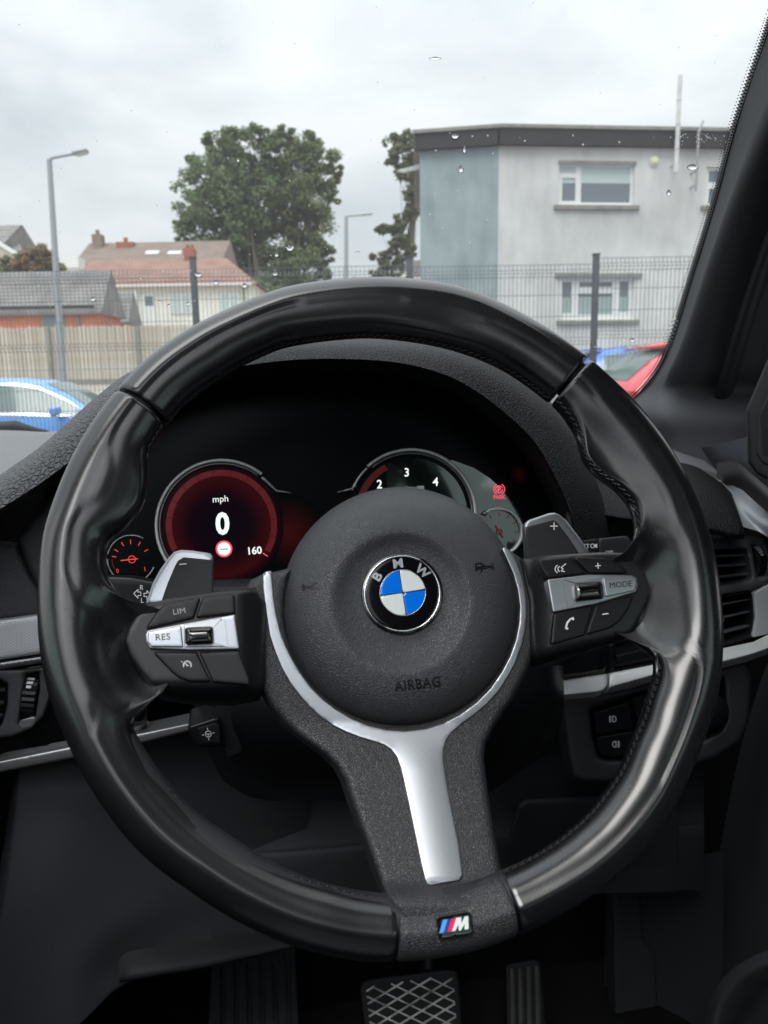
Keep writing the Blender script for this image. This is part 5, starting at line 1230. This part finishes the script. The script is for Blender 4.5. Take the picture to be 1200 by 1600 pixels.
# --- lower trim on the left and the knee panels
patch('lower_trim_panel',[[(34,1190,.67),(120,1170,.68),(230,1150,.69),(330,1130,.70),(480,1110,.72)],[(26,1290,.66),(100,1290,.665),(220,1280,.69),(340,1290,.71),(480,1290,.74)],[(8,1400,.65),(80,1400,.655),(200,1400,.68),(330,1400,.71),(480,1380,.75)],[(-10,1500,.645),(60,1500,.65),(130,1490,.66),(230,1490,.69),(480,1450,.74)],[(-40,1640,.64),(40,1640,.645),(110,1610,.65),(165,1560,.67),(190,1530,.69)]],M['lower'],db,nu=6,nv=6)
patch('panel_edge',[[(36,1188,.67),(27,1290,.66),(9,1400,.65),(-9,1500,.645),(-40,1640,.64)],[(30,1190,.672),(20,1290,.664),(3,1400,.656),(-15,1500,.65),(-46,1640,.645)],[(20,1192,.70),(10,1290,.69),(-10,1400,.68),(-30,1500,.67),(-60,1640,.67)]],M['lower'],db,nu=6,nv=4)
relief('console_gloss_side',FL,[(-150,1215),(40,1200),(30,1300),(0,1480),(-60,1700),(-200,1700)],M['piano'],db,h=-.05,edge=(0,0),back=.02,step=40)
patch('knee_ledge',[[(184,1502,.66),(200,1488,.665),(240,1480,.67),(320,1470,.68),(440,1452,.70),(640,1420,.73)],[(186,1532,.64),(204,1529,.645),(260,1519,.65),(330,1507,.66),(450,1480,.68),(640,1440,.72)],[(186,1536,.66),(204,1533,.665),(260,1523,.67),(330,1511,.68),(450,1484,.70),(640,1445,.74)]],M['dull'],db,nu=5,nv=4)
patch('knee_panel',[[(330,1120,.72),(500,1110,.74),(700,1090,.76),(880,1080,.77),(1100,1060,.78)],[(330,1240,.73),(500,1250,.75),(700,1240,.77),(880,1230,.78),(1100,1230,.79)],[(330,1330,.72),(480,1322,.73),(700,1300,.75),(880,1290,.76),(1100,1280,.77)],[(330,1345,.70),(480,1338,.71),(700,1318,.74),(880,1310,.75),(1100,1300,.76)],[(330,1470,.71),(480,1450,.72),(700,1430,.75),(880,1400,.77),(1100,1390,.78)]],M['lower'],db,nu=5,nv=5)
# --- steering column shroud
cs_=thing('steering_column_shroud','dark plastic steering column cover behind the wheel with an adjustment switch','column cover',V(450,1180,.58))
patch('lower_shell',[[(300,1040,.62),(360,1040,.58),(480,1040,.55),(640,1040,.54),(760,1040,.55),(860,1040,.58),(880,1040,.64)],[(305,1110,.61),(362,1110,.57),(480,1110,.54),(640,1110,.53),(760,1110,.54),(850,1110,.57),(880,1110,.64)],[(325,1170,.62),(375,1170,.575),(480,1175,.545),(640,1180,.535),(760,1180,.55),(830,1170,.58),(860,1170,.64)],[(340,1205,.64),(390,1220,.60),(480,1225,.575),(640,1230,.565),(740,1225,.58),(800,1210,.61),(820,1200,.66)],[(350,1222,.68),(400,1248,.66),(480,1252,.65),(640,1252,.65),(720,1250,.66),(770,1235,.68),(790,1220,.70)]],M['plastic'],cs_,nu=6,nv=6)
CSP=Plane(V(350,1130,.575),fc*-1)
relief('switch_plate',CSP,[(337,1098),(366,1094),(372,1140),(380,1176),(355,1186),(346,1160)],M['dull'],cs_,h=.004,edge=(3,.002),back=.02,step=6,round_=3)
sw=relief('adjustment_switch',CSP,[(293,1138),(297,1133),(335,1121),(343,1122),(346,1165),(340,1168),(310,1168),(304,1163)],M['plastic'],cs_,h=.012,edge=(5,.004),back=.03,step=5,round_=4)
relief('switch_face',CSP,[(309,1138),(336,1130),(343,1133),(345,1161),(317,1161)],M['dull'],sw,h=.0125,edge=(1.5,.0006),back=.001,step=5,round_=2)
cc=(325.5,1147)
strokes('wheel_symbol',CSP,[ring_pts(*cc,4.8,0,360,14)+[ring_pts(*cc,4.8,0,360,14)[0]],[(cc[0]-4,cc[1]),(cc[0]+4,cc[1])],[(cc[0],cc[1]),(cc[0],cc[1]+4)]]+[[(cc[0]+dx*7.2,cc[1]+dy*7.2),(cc[0]+dx*9.2,cc[1]+dy*9.2)] for dx,dy in ((1,-.2),(-1,.2),(.1,1),(-.15,-1))],1.3,M['white_print'],sw,h=.0130)
VV=[];FF=[]
for i in range(70):
    x=rng.gauss(395,28); y=rng.uniform(1098,1178); r=rng.uniform(.3,.8)
    if x<345: continue
    c=len(VV)
    for j in range(4): VV.append(CSP.pt(x+r*math.cos(j*1.57),y+r*math.sin(j*1.57),.0 if x>380 else .0046))
FF=[tuple(range(i,i+4)) for i in range(0,len(VV),4)]
o=mesh_obj('dust_specks',VV,FF,M['grey_print'],cs_); o['kind']='stuff'
# --- indicator stalk and wiper stalk
st=thing('indicator_stalk','black indicator stalk left of the column marked with R and L arrows','stalk',V(200,925,.60))
SPn=Plane(V(200,925,.60),fc*-1+np.array([0,0,.25]))
relief('stalk_body',SPn,[(120,890),(165,898),(205,899.5),(240,906),(300,918),(300,975),(120,975)],M['plastic'],st,h=0,edge=(7,.006),back=.03,step=7)
text('lettering','R',SPn,221.5,918,7.5,2,M['white_print'],st,h=.0005,xs=.9); text('lettering','L',SPn,222.5,938,7.5,2,M['white_print'],st,h=.0005,xs=.9)
strokes('indicator_arrows',SPn,[[(209,927.5),(215.5,921),(215.5,925),(220,925),(220,930.5),(215.5,930.5),(215.5,934.5),(209,927.5)],[(236,929.5),(229.5,923),(229.5,927),(225,927),(225,932),(229.5,932),(229.5,936.5),(236,929.5)]],1.2,M['white_print'],st,h=.0005)
wp_=thing('wiper_stalk','black wiper stalk marked AUTO right of the column','stalk',V(930,850,.60))
SPr=Plane(V(930,850,.60),fc*-1+np.array([0,0,.25]))
relief('stalk_body',SPr,[(860,846),(912,844.5),(934,841.5),(934,880),(860,880)],M['plastic'],wp_,h=0,edge=(3,.002),back=.03,step=6)
relief('stalk_end',SPr,[(935,841.3),(979,837.2),(983,841),(987,849),(987,880),(935,880)],M['dull'],wp_,h=.001,edge=(3,.002),back=.03,step=6)
text('lettering','AUTO',SPr,915,853.5,7,-3,M['white_print'],wp_,h=.0006,xs=1.1); flat('arrow_mark',SPr,[[(933,849.5),(933,856.5),(927,853)]],M['white_print'],wp_,h=.0008)
text('lettering','OFF',SPr,952,863,5,-3,M['white_print'],wp_,h=.0022)
# --- right fascia
FR=Plane(V(1000,1000,.685),fc*-1*math.cos(R(8))+np.array([0,0,math.sin(R(8))]))
relief('right_fascia',FR,[(895,780),(1010,800),(1110,820),(1110,1045),(895,1060)],M['dull'],db,h=-.006,edge=(0,0),back=.02,step=20)
relief('fascia_wedge',FR,[(913,808),(934,812),(945,838),(947,846),(912,848)],M['fr'],db,h=.004,edge=(3,.002),back=.01,step=6)
# end pad of the dash
patch('dash_end_pad',[[(905,735,.76),(960,742,.77),(1010,728,.80),(1050,722,.80),(1085,728,.79),(1112,744,.78),(1140,762,.77)],[(905,765,.70),(970,772,.71),(1030,765,.72),(1065,765,.72),(1105,770,.71),(1135,780,.70),(1150,790,.70)],[(905,792,.665),(970,803,.67),(1030,808,.67),(1080,812,.665),(1120,820,.66),(1150,826,.655),(1161,822,.66)],[(905,800,.665),(970,811,.668),(1030,818,.668),(1080,824,.664),(1120,834,.66),(1150,841,.655),(1162,838,.66)],[(905,803,.69),(970,814,.69),(1030,820,.69),(1080,826,.685),(1120,836,.68),(1150,843,.68),(1162,842,.68)]],M['grain_dash'],db,nu=5,nv=5)
patch('silver_shoulder',[[(1085,736,.80),(1112,745,.79),(1144,759,.76),(1177,774,.72),(1215,800,.68)],[(1120,770,.74),(1140,780,.735),(1155,790,.72),(1180,806,.69),(1215,826,.66)],[(1140,815,.69),(1164,824,.685),(1178,828,.68),(1190,833,.675),(1215,850,.66)]],M['silver_soft'] if 'silver_soft' in M else M.setdefault('silver_soft',mat('soft_satin_silver',(.36,.38,.41),.5,metal=.5)),db,nu=5,nv=5)
relief('vent_surround',FR,[(1060,842),(1103,845),(1164,834),(1188,836),(1197,845),(1203,870),(1205,908),(1172,922),(1119,930),(1060,935)],M['fr'],db,h=.006,edge=(5,.003),back=.03,step=7,round_=6,holes=[[(1075,862),(1110,859),(1164,857),(1168,864),(1174,900),(1172,907),(1119,917),(1075,922)],[(1175,852),(1192,851),(1198,875),(1199,900),(1184,904),(1178,878)]])
relief('vent_surround',FR,[(1060,935),(1119,932),(1172,923),(1180,930),(1182,965),(1178,996),(1124,1012),(1060,1022)],M['dull'],db,h=.002,edge=(3,.002),back=.03,step=7,holes=[[(1070,940),(1121,934),(1172,927),(1175,960),(1171,992),(1124,1007),(1070,1015)]])
av=relief('air_vent',FR,[(940,850),(1205,835),(1205,1000),(1120,1025),(940,1060)],M['void'],db,h=-.03,edge=(0,0),back=.005,step=40)
for (x0,y0,x1,y1,r) in ((1050,874,1164,870,.0022),(1050,891,1167,884,.0026),(1050,911,1171,899,.0028),(1050,962,1169,939,.0014),(1050,985,1171,958,.0017),(1050,1010,1171,980,.0028)):
    a=FR.pt(x0,y0,-.004); b_=FR.pt(x1,y1,-.004); d=b_-a; L_=np.linalg.norm(d); d/=L_; up=np.cross(FR.n,d)
    s=box('slat',(a+b_)/2-FR.n*.008,d*L_/2,FR.n*.010+up*.002,up*r*.55,M['fr'],av,bv=.0008)
relief('slider_knob',FR,[(1118,965),(1126,962),(1132,966),(1132,971),(1124,974),(1118,974)],M['silver'],av,h=.0,edge=(2,.001),back=.01,step=3)
# vent part seen inside the rim
relief('vent_surround',FR,[(952,1005),(1040,980),(1040,1040),(1000,1043),(952,1052)],M['plastic'],db,h=-.002,edge=(2,.001),back=.01,step=8,holes=[[(962,1008),(1030,990),(1030,1032),(962,1045)]])
a=FR.pt(962,1027,0);b_=FR.pt(1035,1010,0); tube('slat',[a,b_],.0026,M['plastic'],av,seg=8); a=FR.pt(962,1040,0);b_=FR.pt(1035,1026,0); tube('slat',[a,b_],.0012,M['plastic'],av,seg=8)
# right thumbwheel
TWc=FR.pt(1188,877,-.002); wr=np.linalg.norm(FR.pt(1183,851)-FR.pt(1194,903))/2*1.02
upv=FR.pt(1194,903)-FR.pt(1183,851); upv/=np.linalg.norm(upv); ax=np.cross(upv,FR.n); VV=[]; FF=[]
for i in range(kk):
    a=2*math.pi*i/kk
    for q,(hw_,rd) in enumerate(((.0052,.92),(.0042,1.0 if i%2 else .95),(-.0042,1.0 if i%2 else .95),(-.0052,.92))): VV.append(TWc-FR.n*wr*.62+(upv*math.cos(a)+FR.n*math.sin(a))*wr*rd+ax*hw_)
for i in range(kk):
    for q in range(3): FF.append((i*4+q,i*4+q+1,((i+1)%kk)*4+q+1,((i+1)%kk)*4+q))
fixnormals(mesh_obj('thumbwheel',VV,FF,M['plastic'],av,auto=R(25))); wheelmarks(av,TWc,ax,upv,FR.n,wr,115,5,.0045,0)
relief('silver_end_panel',FR,[(1178,926),(1210,908),(1210,988),(1176,996),(1181,965)],M['strip'],db,h=.006,edge=(3,.0015),back=.02,step=7,round_=2)
relief('gloss_panel',FR,[(780,1060),(840,1035),(949,1004),(949,1052),(817,1073),(780,1078)],M['piano'],db,h=-.004,edge=(4,.003),back=.02,step=7)
def tilted(a,b,ang,o=.008):
    pa,pb=FR.pt(*a,o),FR.pt(*b,o); d=pb-pa; d/=np.linalg.norm(d); u=np.cross(FR.n,d); u=u if u[2]>0 else -u
    return Plane((pa+pb)/2,FR.n*math.cos(R(ang))+u*math.sin(R(ang)))
S1=tilted((800,1084),(949,1061),38); S2=tilted((951,1063),(1200,997),38)
relief('silver_strip',S1,[(760,1082),(817,1072),(949,1052.5),(949,1070),(945,1077),(937,1081),(799,1095),(760,1100)],M['strip'],db,h=0,edge=(3,.002),back=.02,step=6)
relief('silver_strip',S2,[(951,1052),(1024,1038),(1123,1014),(1177,1003),(1215,984),(1215,1008),(1177,1022),(1123,1036),(1022,1055),(951,1075)],M['strip'],db,h=0,edge=(3,.002),back=.02,step=6)
# --- light switch panel
relief('light_switch_panel',FR,[(877,1092),(960,1083),(1060,1062),(1169,1037),(1174,1060),(1170,1125),(1156,1158),(1120,1182),(1060,1206),(1000,1222),(910,1222),(897,1214),(889,1180)],M['panel'] if 'panel' in M else M.setdefault('panel',mat('dark_switch_panel',(.035,.036,.041),.42)),db,h=.004,edge=(8,.004),back=.02,step=8,round_=8,holes=[fillet([(919.5,1108),(1000,1080),(1070,1066),(1132,1055),(1137,1122),(1128,1142),(1095,1160),(1060,1178),(1000,1189),(945,1190),(932,1183),(924,1150)],8)])
lp=relief('switch_recess',FR,[(910,1100),(1140,1048),(1145,1160),(1000,1200),(915,1200)],M['piano'],db,h=-.012,edge=(0,0),back=.01,step=20)
relief('switch_lip',FR,fillet([(917,1104),(1000,1077),(1135,1051),(1141,1124),(1131,1147),(1096,1166),(1060,1184),(1000,1197),(940,1198),(926,1188),(919,1150)],8),M['plastic'],lp,h=.0005,edge=(3,.003),back=.008,step=6,holes=[fillet([(922,1110),(1000,1083),(1130,1059),(1133,1121),(1125,1138),(1092,1156),(1058,1174),(1000,1186),(946,1187),(935,1180),(927,1150)],8)])
for b_,nm in (([(927,1114),(983,1096),(990,1139),(931,1149)],'switch_button'),([(931.5,1152),(990,1142),(985,1175),(973,1183),(940,1182),(934,1172)],'switch_button'),([(987.5,1090),(1060,1076),(1060,1140),(1000,1150),(994,1120)],'switch_button')):
    relief(nm,FR,b_,M['button'],lp,h=-.001,edge=(4,.002),back=.008,step=6,round_=4)
c0=FR.pt(1100,1105,-.008); tube('light_dial',[c0,c0+FR.n*.018,c0+FR.n*.020],[.017,.0165,.014],M['plastic'],lp,seg=36)
def fog(cx,cy,s): 
    return [[(cx+s*1,cy-4.5),(cx+s*4,cy-4.2),(cx+s*6,cy-2),(cx+s*6,cy+2),(cx+s*4,cy+4.2),(cx+s*1,cy+4.5),(cx+s*1,cy-4.5)],[(cx-s*1.5,cy-3),(cx-s*4.5,cy-2.2)],[(cx-s*1.5,cy),(cx-s*4.5,cy+.6)],[(cx-s*1.5,cy+3),(cx-s*4.5,cy+3.6)],[(cx-s*3,cy-5),(cx-s*3.4,cy-1.5),(cx-s*2.6,cy+1.5),(cx-s*3,cy+5)]]
strokes('fog_light_symbol',FR,fog(956.5,1123.5,1),1.3,M['white_print'],lp,h=-.0007); strokes('fog_light_symbol',FR,fog(963.5,1163,-1),1.3,M['white_print'],lp,h=-.0007)
flat('lamp_symbol',FR,[rect(1008,1093,1012,1102)],M['white_print'],lp,h=-.0007)
# fuse flap in the knee panel
KP=Plane(V(850,1300,.735),fc*-1*math.cos(R(20))+np.array([0,0,-math.sin(R(20))]))
relief('storage_flap',KP,[(770,1395),(812,1262),(824,1254),(1010,1245),(1060,1250),(1060,1395)],M['lower'],db,h=.0,edge=(3,.002),back=.004,step=14,round_=5)
# --- driver's door
dd=thing('drivers_door','dark driver side door panel with a speaker grille in the mirror triangle','door',V(1180,1100,.5))
patch('door_panel',[[(1095,700,.82),(1140,690,.78),(1200,670,.66),(1330,600,.42)],[(1130,745,.82),(1170,750,.74),(1215,775,.62),(1400,800,.42)],[(1222,810,.76),(1240,830,.68),(1270,880,.58),(1450,1000,.42)],[(1222,980,.78),(1240,990,.70),(1280,1020,.60),(1480,1100,.42)],[(1190,1060,.80),(1210,1070,.72),(1270,1090,.60),(1480,1180,.42)],[(1150,1200,.84),(1180,1230,.74),(1260,1260,.62),(1500,1350,.42)],[(1110,1420,.86),(1160,1440,.75),(1240,1470,.63),(1500,1600,.42)],[(1080,1650,.88),(1130,1660,.78),(1200,1700,.64),(1500,1850,.42)]],M['lower'],dd,nu=6,nv=6)
DP=Plane(V(1185,700,.66),np.array(-lc*.75-fc*.55+np.array([0,0,.15])))
tw=relief('mirror_triangle',DP,[(1166,640),(1200,560),(1260,500),(1400,500),(1400,760),(1220,760),(1182,741),(1168,722)],M['plastic'],dd,h=.0,edge=(5,.003),back=.01,step=10,round_=8)
relief('speaker_grille',DP,[(1184,648),(1230,560),(1380,540),(1380,745),(1225,738),(1190,723),(1181,708)],M['dull'],tw,h=.002,edge=(4,.002),back=.002,step=8,round_=8)
VV=[];FF=[]
for i in range(40):
    for j in range(60):
        x=1187+j*2.6+(i%2)*1.3; y=590+i*3.1
        if x+ (700-y)*-.25<1172 or y>715 or x>1260: continue
        if not inside(np.array([[x,y]]),np.array([(1187,650),(1232,565),(1375,545),(1375,738),(1226,731),(1192,717)],float))[0]: continue
        c=len(VV)
        for q in range(6): VV.append(DP.pt(x+.95*math.cos(q*1.047),y+.95*math.sin(q*1.047),.0025))
        FF.append(tuple(range(c,c+6)))
o=mesh_obj('grille_holes',VV,FF,M['void'],tw); o['kind']='stuff'
patch('door_top_roll',[[(1120,724,.80),(1150,722,.72),(1180,745,.66),(1215,775,.60),(1260,810,.52)],[(1120,745,.79),(1152,742,.71),(1180,762,.65),(1215,795,.59),(1260,835,.51)],[(1120,760,.80),(1150,760,.73),(1180,784,.67),(1215,815,.60),(1260,855,.53)]],M['grain_fine'],dd,nu=5,nv=5)
patch('door_pocket_roll',[[(1095,1640,.70),(1110,1560,.69),(1150,1510,.66),(1220,1475,.62)],[(1112,1640,.67),(1125,1575,.665),(1160,1528,.64),(1220,1495,.60)],[(1130,1650,.69),(1140,1600,.68),(1170,1560,.66),(1220,1530,.62)]],M['lower'],dd,nu=6,nv=5)
# --- footwell
fw=thing('footwell','black carpeted footwell with a ribbed floor mat under the wheel','footwell',cw(0,.9,-.85))
fl=cbox('floor_carpet',-.55,.75,-.6,1.25,-.93,-.90,M['carpet'],fw)
mesh_obj('bulkhead_carpet',[cw(-.6,.98,-.90),cw(.8,.98,-.90),cw(.8,1.15,-.1),cw(-.6,1.15,-.1)],[(0,1,2,3)],M['carpet'],fw)
mesh_obj('tunnel_side',[cw(-.30,-.6,-.95),cw(-.30,1.15,-.95),cw(-.26,1.15,-.1),cw(-.26,-.6,-.3)],[(0,1,2,3)],M['carpet'],fw)
mesh_obj('sill_side',[cw(.64,-.6,-.95),cw(.64,1.15,-.95),cw(.66,1.15,-.1),cw(.66,-.6,-.3)],[(0,1,2,3)],M['carpet'],fw)
FP=Plane(V(380,1560,.88),-fc*.75+np.array([0,0,.66]))
fr_=relief('footrest',FP,[(330,1495),(460,1470),(470,1640),(320,1660)],M['dull'],fw,h=0,edge=(4,.003),back=.02,step=20)
for k in range(6):
    x=345+k*20; relief('rib',FP,[(x,1490),(x+9,1488),(x+8+k*1.0,1650),(x-2+k*1.0,1650)],M['dull'],fr_,h=.004,edge=(3,.002),back=.004,step=14)
patch('side_kick_panel',[[(950,1360,.93),(1000,1355,.90),(1060,1340,.86),(1130,1330,.80)],[(945,1480,.93),(1000,1480,.90),(1070,1470,.85),(1130,1470,.80)],[(940,1660,.93),(1000,1660,.90),(1070,1660,.85),(1130,1660,.80)]],M['lower'],fw,nu=5,nv=5)
KS=Plane(V(990,1480,.89),-fc)
relief('kick_plate',KS,[(957,1372),(1000,1366),(1003,1470),(1024,1488),(1030,1640),(962,1640)],M['lower'],fw,h=.01,edge=(4,.003),back=.02,step=14,round_=5)
# pedals
PB=Plane(V(641,1560,.86),-fc*.80+np.array([0,0,.60]))
bp=thing('brake_pedal','wide brake pedal with a raised diamond grip pattern, below the badge of the wheel','pedal',PB.pt(641,1560))
PBo=[(562,1545),(566,1536),(578,1531),(700,1516),(712,1518),(718,1530),(722,1600),(716,1640),(575,1650)]
relief('pedal_pad',PB,PBo,M['dull'],bp,h=0,edge=(4,.003),back=.012,step=7,round_=5)
inn=[(572,1543),(700,1524),(708,1530),(713,1600),(710,1632),(582,1642)]
def clip_line(p,q,poly):
    P=np.array(poly,float); ts=[]
    p=np.array(p,float);q=np.array(q,float);d=q-p
    for i in range(len(P)):
        a=P[i];b=P[(i+1)%len(P)];e=b-a; den=d[0]*e[1]-d[1]*e[0]
        if abs(den)<1e-9: continue
        t=((a[0]-p[0])*e[1]-(a[1]-p[1])*e[0])/den; u=((a[0]-p[0])*d[1]-(a[1]-p[1])*d[0])/den
        if 0<=u<=1: ts.append(t)
    if len(ts)<2: return None
    return p+d*min(ts),p+d*max(ts)
M['pedal_rubber']=mat('worn_grey_rubber',(.72,.72,.70),.4,metal=.3,var=(60,(.07,.07,.07),.4,.7))
for fam,(dx,dy,sp) in enumerate(((1,.48,19),(1,-.62,21))):
    for k in range(-14,15):
        c=clip_line((640-400*dx,1570+k*sp-400*dy),(640+400*dx,1570+k*sp+400*dy),inn)
        if c is None: continue
        a=PB.pt(*c[0],.0012); b_=PB.pt(*c[1],.0012); d=b_-a; L_=np.linalg.norm(d); 
        if L_<.006: continue
        d/=L_; s=np.cross(PB.n,d); o=box('grip_rib',(a+b_)/2+PB.n*fam*.00005,d*L_/2,s*.00095,PB.n*.0016,M['pedal_rubber'],bp)
tube('pedal_arm',[PB.pt(668,1520,-.01),PB.pt(668,1495,-.03),PB.pt(672,1440,-.05)],.007,M['dull'],bp,seg=10)
ap=thing('accelerator_pedal','tall narrow ribbed accelerator pedal right of the brake pedal','pedal',PB.pt(825,1560))
relief('pedal_pad',PB,[(790,1512),(796,1507),(838,1500),(845,1504),(850,1560),(856,1650),(793,1650)],M['dull'],ap,h=.0,edge=(4,.003),back=.012,step=8,round_=4)
for k in range(4):
    x=797+k*13; relief('pedal_rib',PB,[(x,1514-k*1.5),(x+7,1513-k*1.5),(x+10,1645),(x+2,1645)],M['pedal_dark'] if 'pedal_dark' in M else M.setdefault('pedal_dark',mat('dark_ribbed_rubber',(.055,.055,.055),.55)),ap,h=.002,edge=(2,.001),back=.003,step=14)
# --- wiper resting outside the glass
wi=thing('windscreen_wiper','dark wiper arm resting outside the foot of the windscreen at the left edge','wiper',V(40,668,1.22))
tube('arm',[V(x,y,1.24) for x,y in ((-120,690),(-40,672),(0,667),(25,665),(40,669),(60,673),(75,675))],[.009,.009,.008,.008,.006,.004,.003],M['dull'],wi,seg=8)
tube('blade',[V(x,y,1.25) for x,y in ((-150,700),(-60,686),(0,676),(12,675),(30,676))],.006,M['dull'],wi,seg=8)
# --- the rest of the cabin round the driver
rl=thing('roof_lining','anthracite roof lining with an open blind under the glass roof','roof lining',cw(-.3,-.4,.36))
for nm,(l0,l1,v0,v1) in (('header_panel',(-1.15,.5,.14,.31)),('side_panel',(-1.15,-.74,-1.1,.14)),('side_panel',(.16,.5,-1.1,.14)),('rear_panel',(-1.15,.5,-2.3,-1.1))):  # unseen panels, the opening between them sized to shape highlights on the wheel
    cbox(nm,l0+.002,l1-.002,v0+.002,v1-.002,.36,.39,M['lining'],rl)
pdr=thing('passenger_door','dark front passenger side panel below the side windows','door',cw(-1.12,0,-.5))
cbox('door_card',-1.16,-1.10,-2.3,1.1,-.95,-.12,M['lower'],pdr); cbox('door_pillar',-1.16,-1.1,-.55,-.42,-.12,.36,M['lining'],pdr)
cbox('door_card',.44,.50,-2.3,.38,-.95,-.10,M['lower'],dd); cbox('door_pillar',.44,.50,-.62,-.45,-.10,.36,M['lining'],dd)
ds=thing('driver_seat','black leather driver seat behind the viewpoint, back and headrest sized to block reflections','seat',cw(.06,-.2,-.6))
cbox('seat_base',-.24,.32,-.35,.2,-.72,-.50,M['lower'],ds,bv=.05); cbox('backrest',-.26,.22,-.52,-.40,-.50,.12,M['dull'],ds,bv=.05); cbox('headrest',-.20,.15,-.52,-.42,.125,.34,M['dull'],ds,bv=.04)  # unseen backrest and headrest, sized to keep reflections off the display
VV=[cw(.452,.5,-.1),cw(.452,.24,-.1),cw(.452,.0,.36),cw(.452,.5,.36)]; VV+=[v+lc*.04 for v in VV]  # unseen slanted filler added to bound the window reflection on the display
fixnormals(mesh_obj('door_pillar',VV,[(0,1,2,3),(4,5,6,7),(0,1,5,4),(1,2,6,5),(2,3,7,6),(3,0,4,7)],M['lining'],dd))
ps=thing('passenger_seat','black leather passenger seat behind the viewpoint','seat',cw(-.7,-.2,-.6))
cbox('seat_base',-.96,-.44,-.35,.2,-.72,-.50,M['lower'],ps,bv=.05); cbox('backrest',-.96,-.44,-.50,-.36,-.50,.05,M['lower'],ps,bv=.05); cbox('headrest',-.82,-.58,-.50,-.40,.08,.26,M['lower'],ps,bv=.04)
cbox_=cbox('rear_bench',-1.08,.43,-1.55,-1.35,-.9,.0,M['lower'],None,bv=.04); tag(cbox_,'black rear bench across the back of the cabin','seat')
M['side_glass']=glassmat('green_tinted_side_glass',(.74,.90,.82),.6,dust=.0)
for nm,l,p in (('front_window',.47,dd),('rear_window',.47,dd),('front_window',-1.13,pdr)):
    v0,v1=(-.44,.3) if nm=='front_window' else (-2.2,-.64)
    mesh_obj(nm,[cw(l,v0,-.1),cw(l,v1,-.1),cw(l,v1,.35),cw(l,v0,.35)],[(0,1,2,3)],M['side_glass'],p)
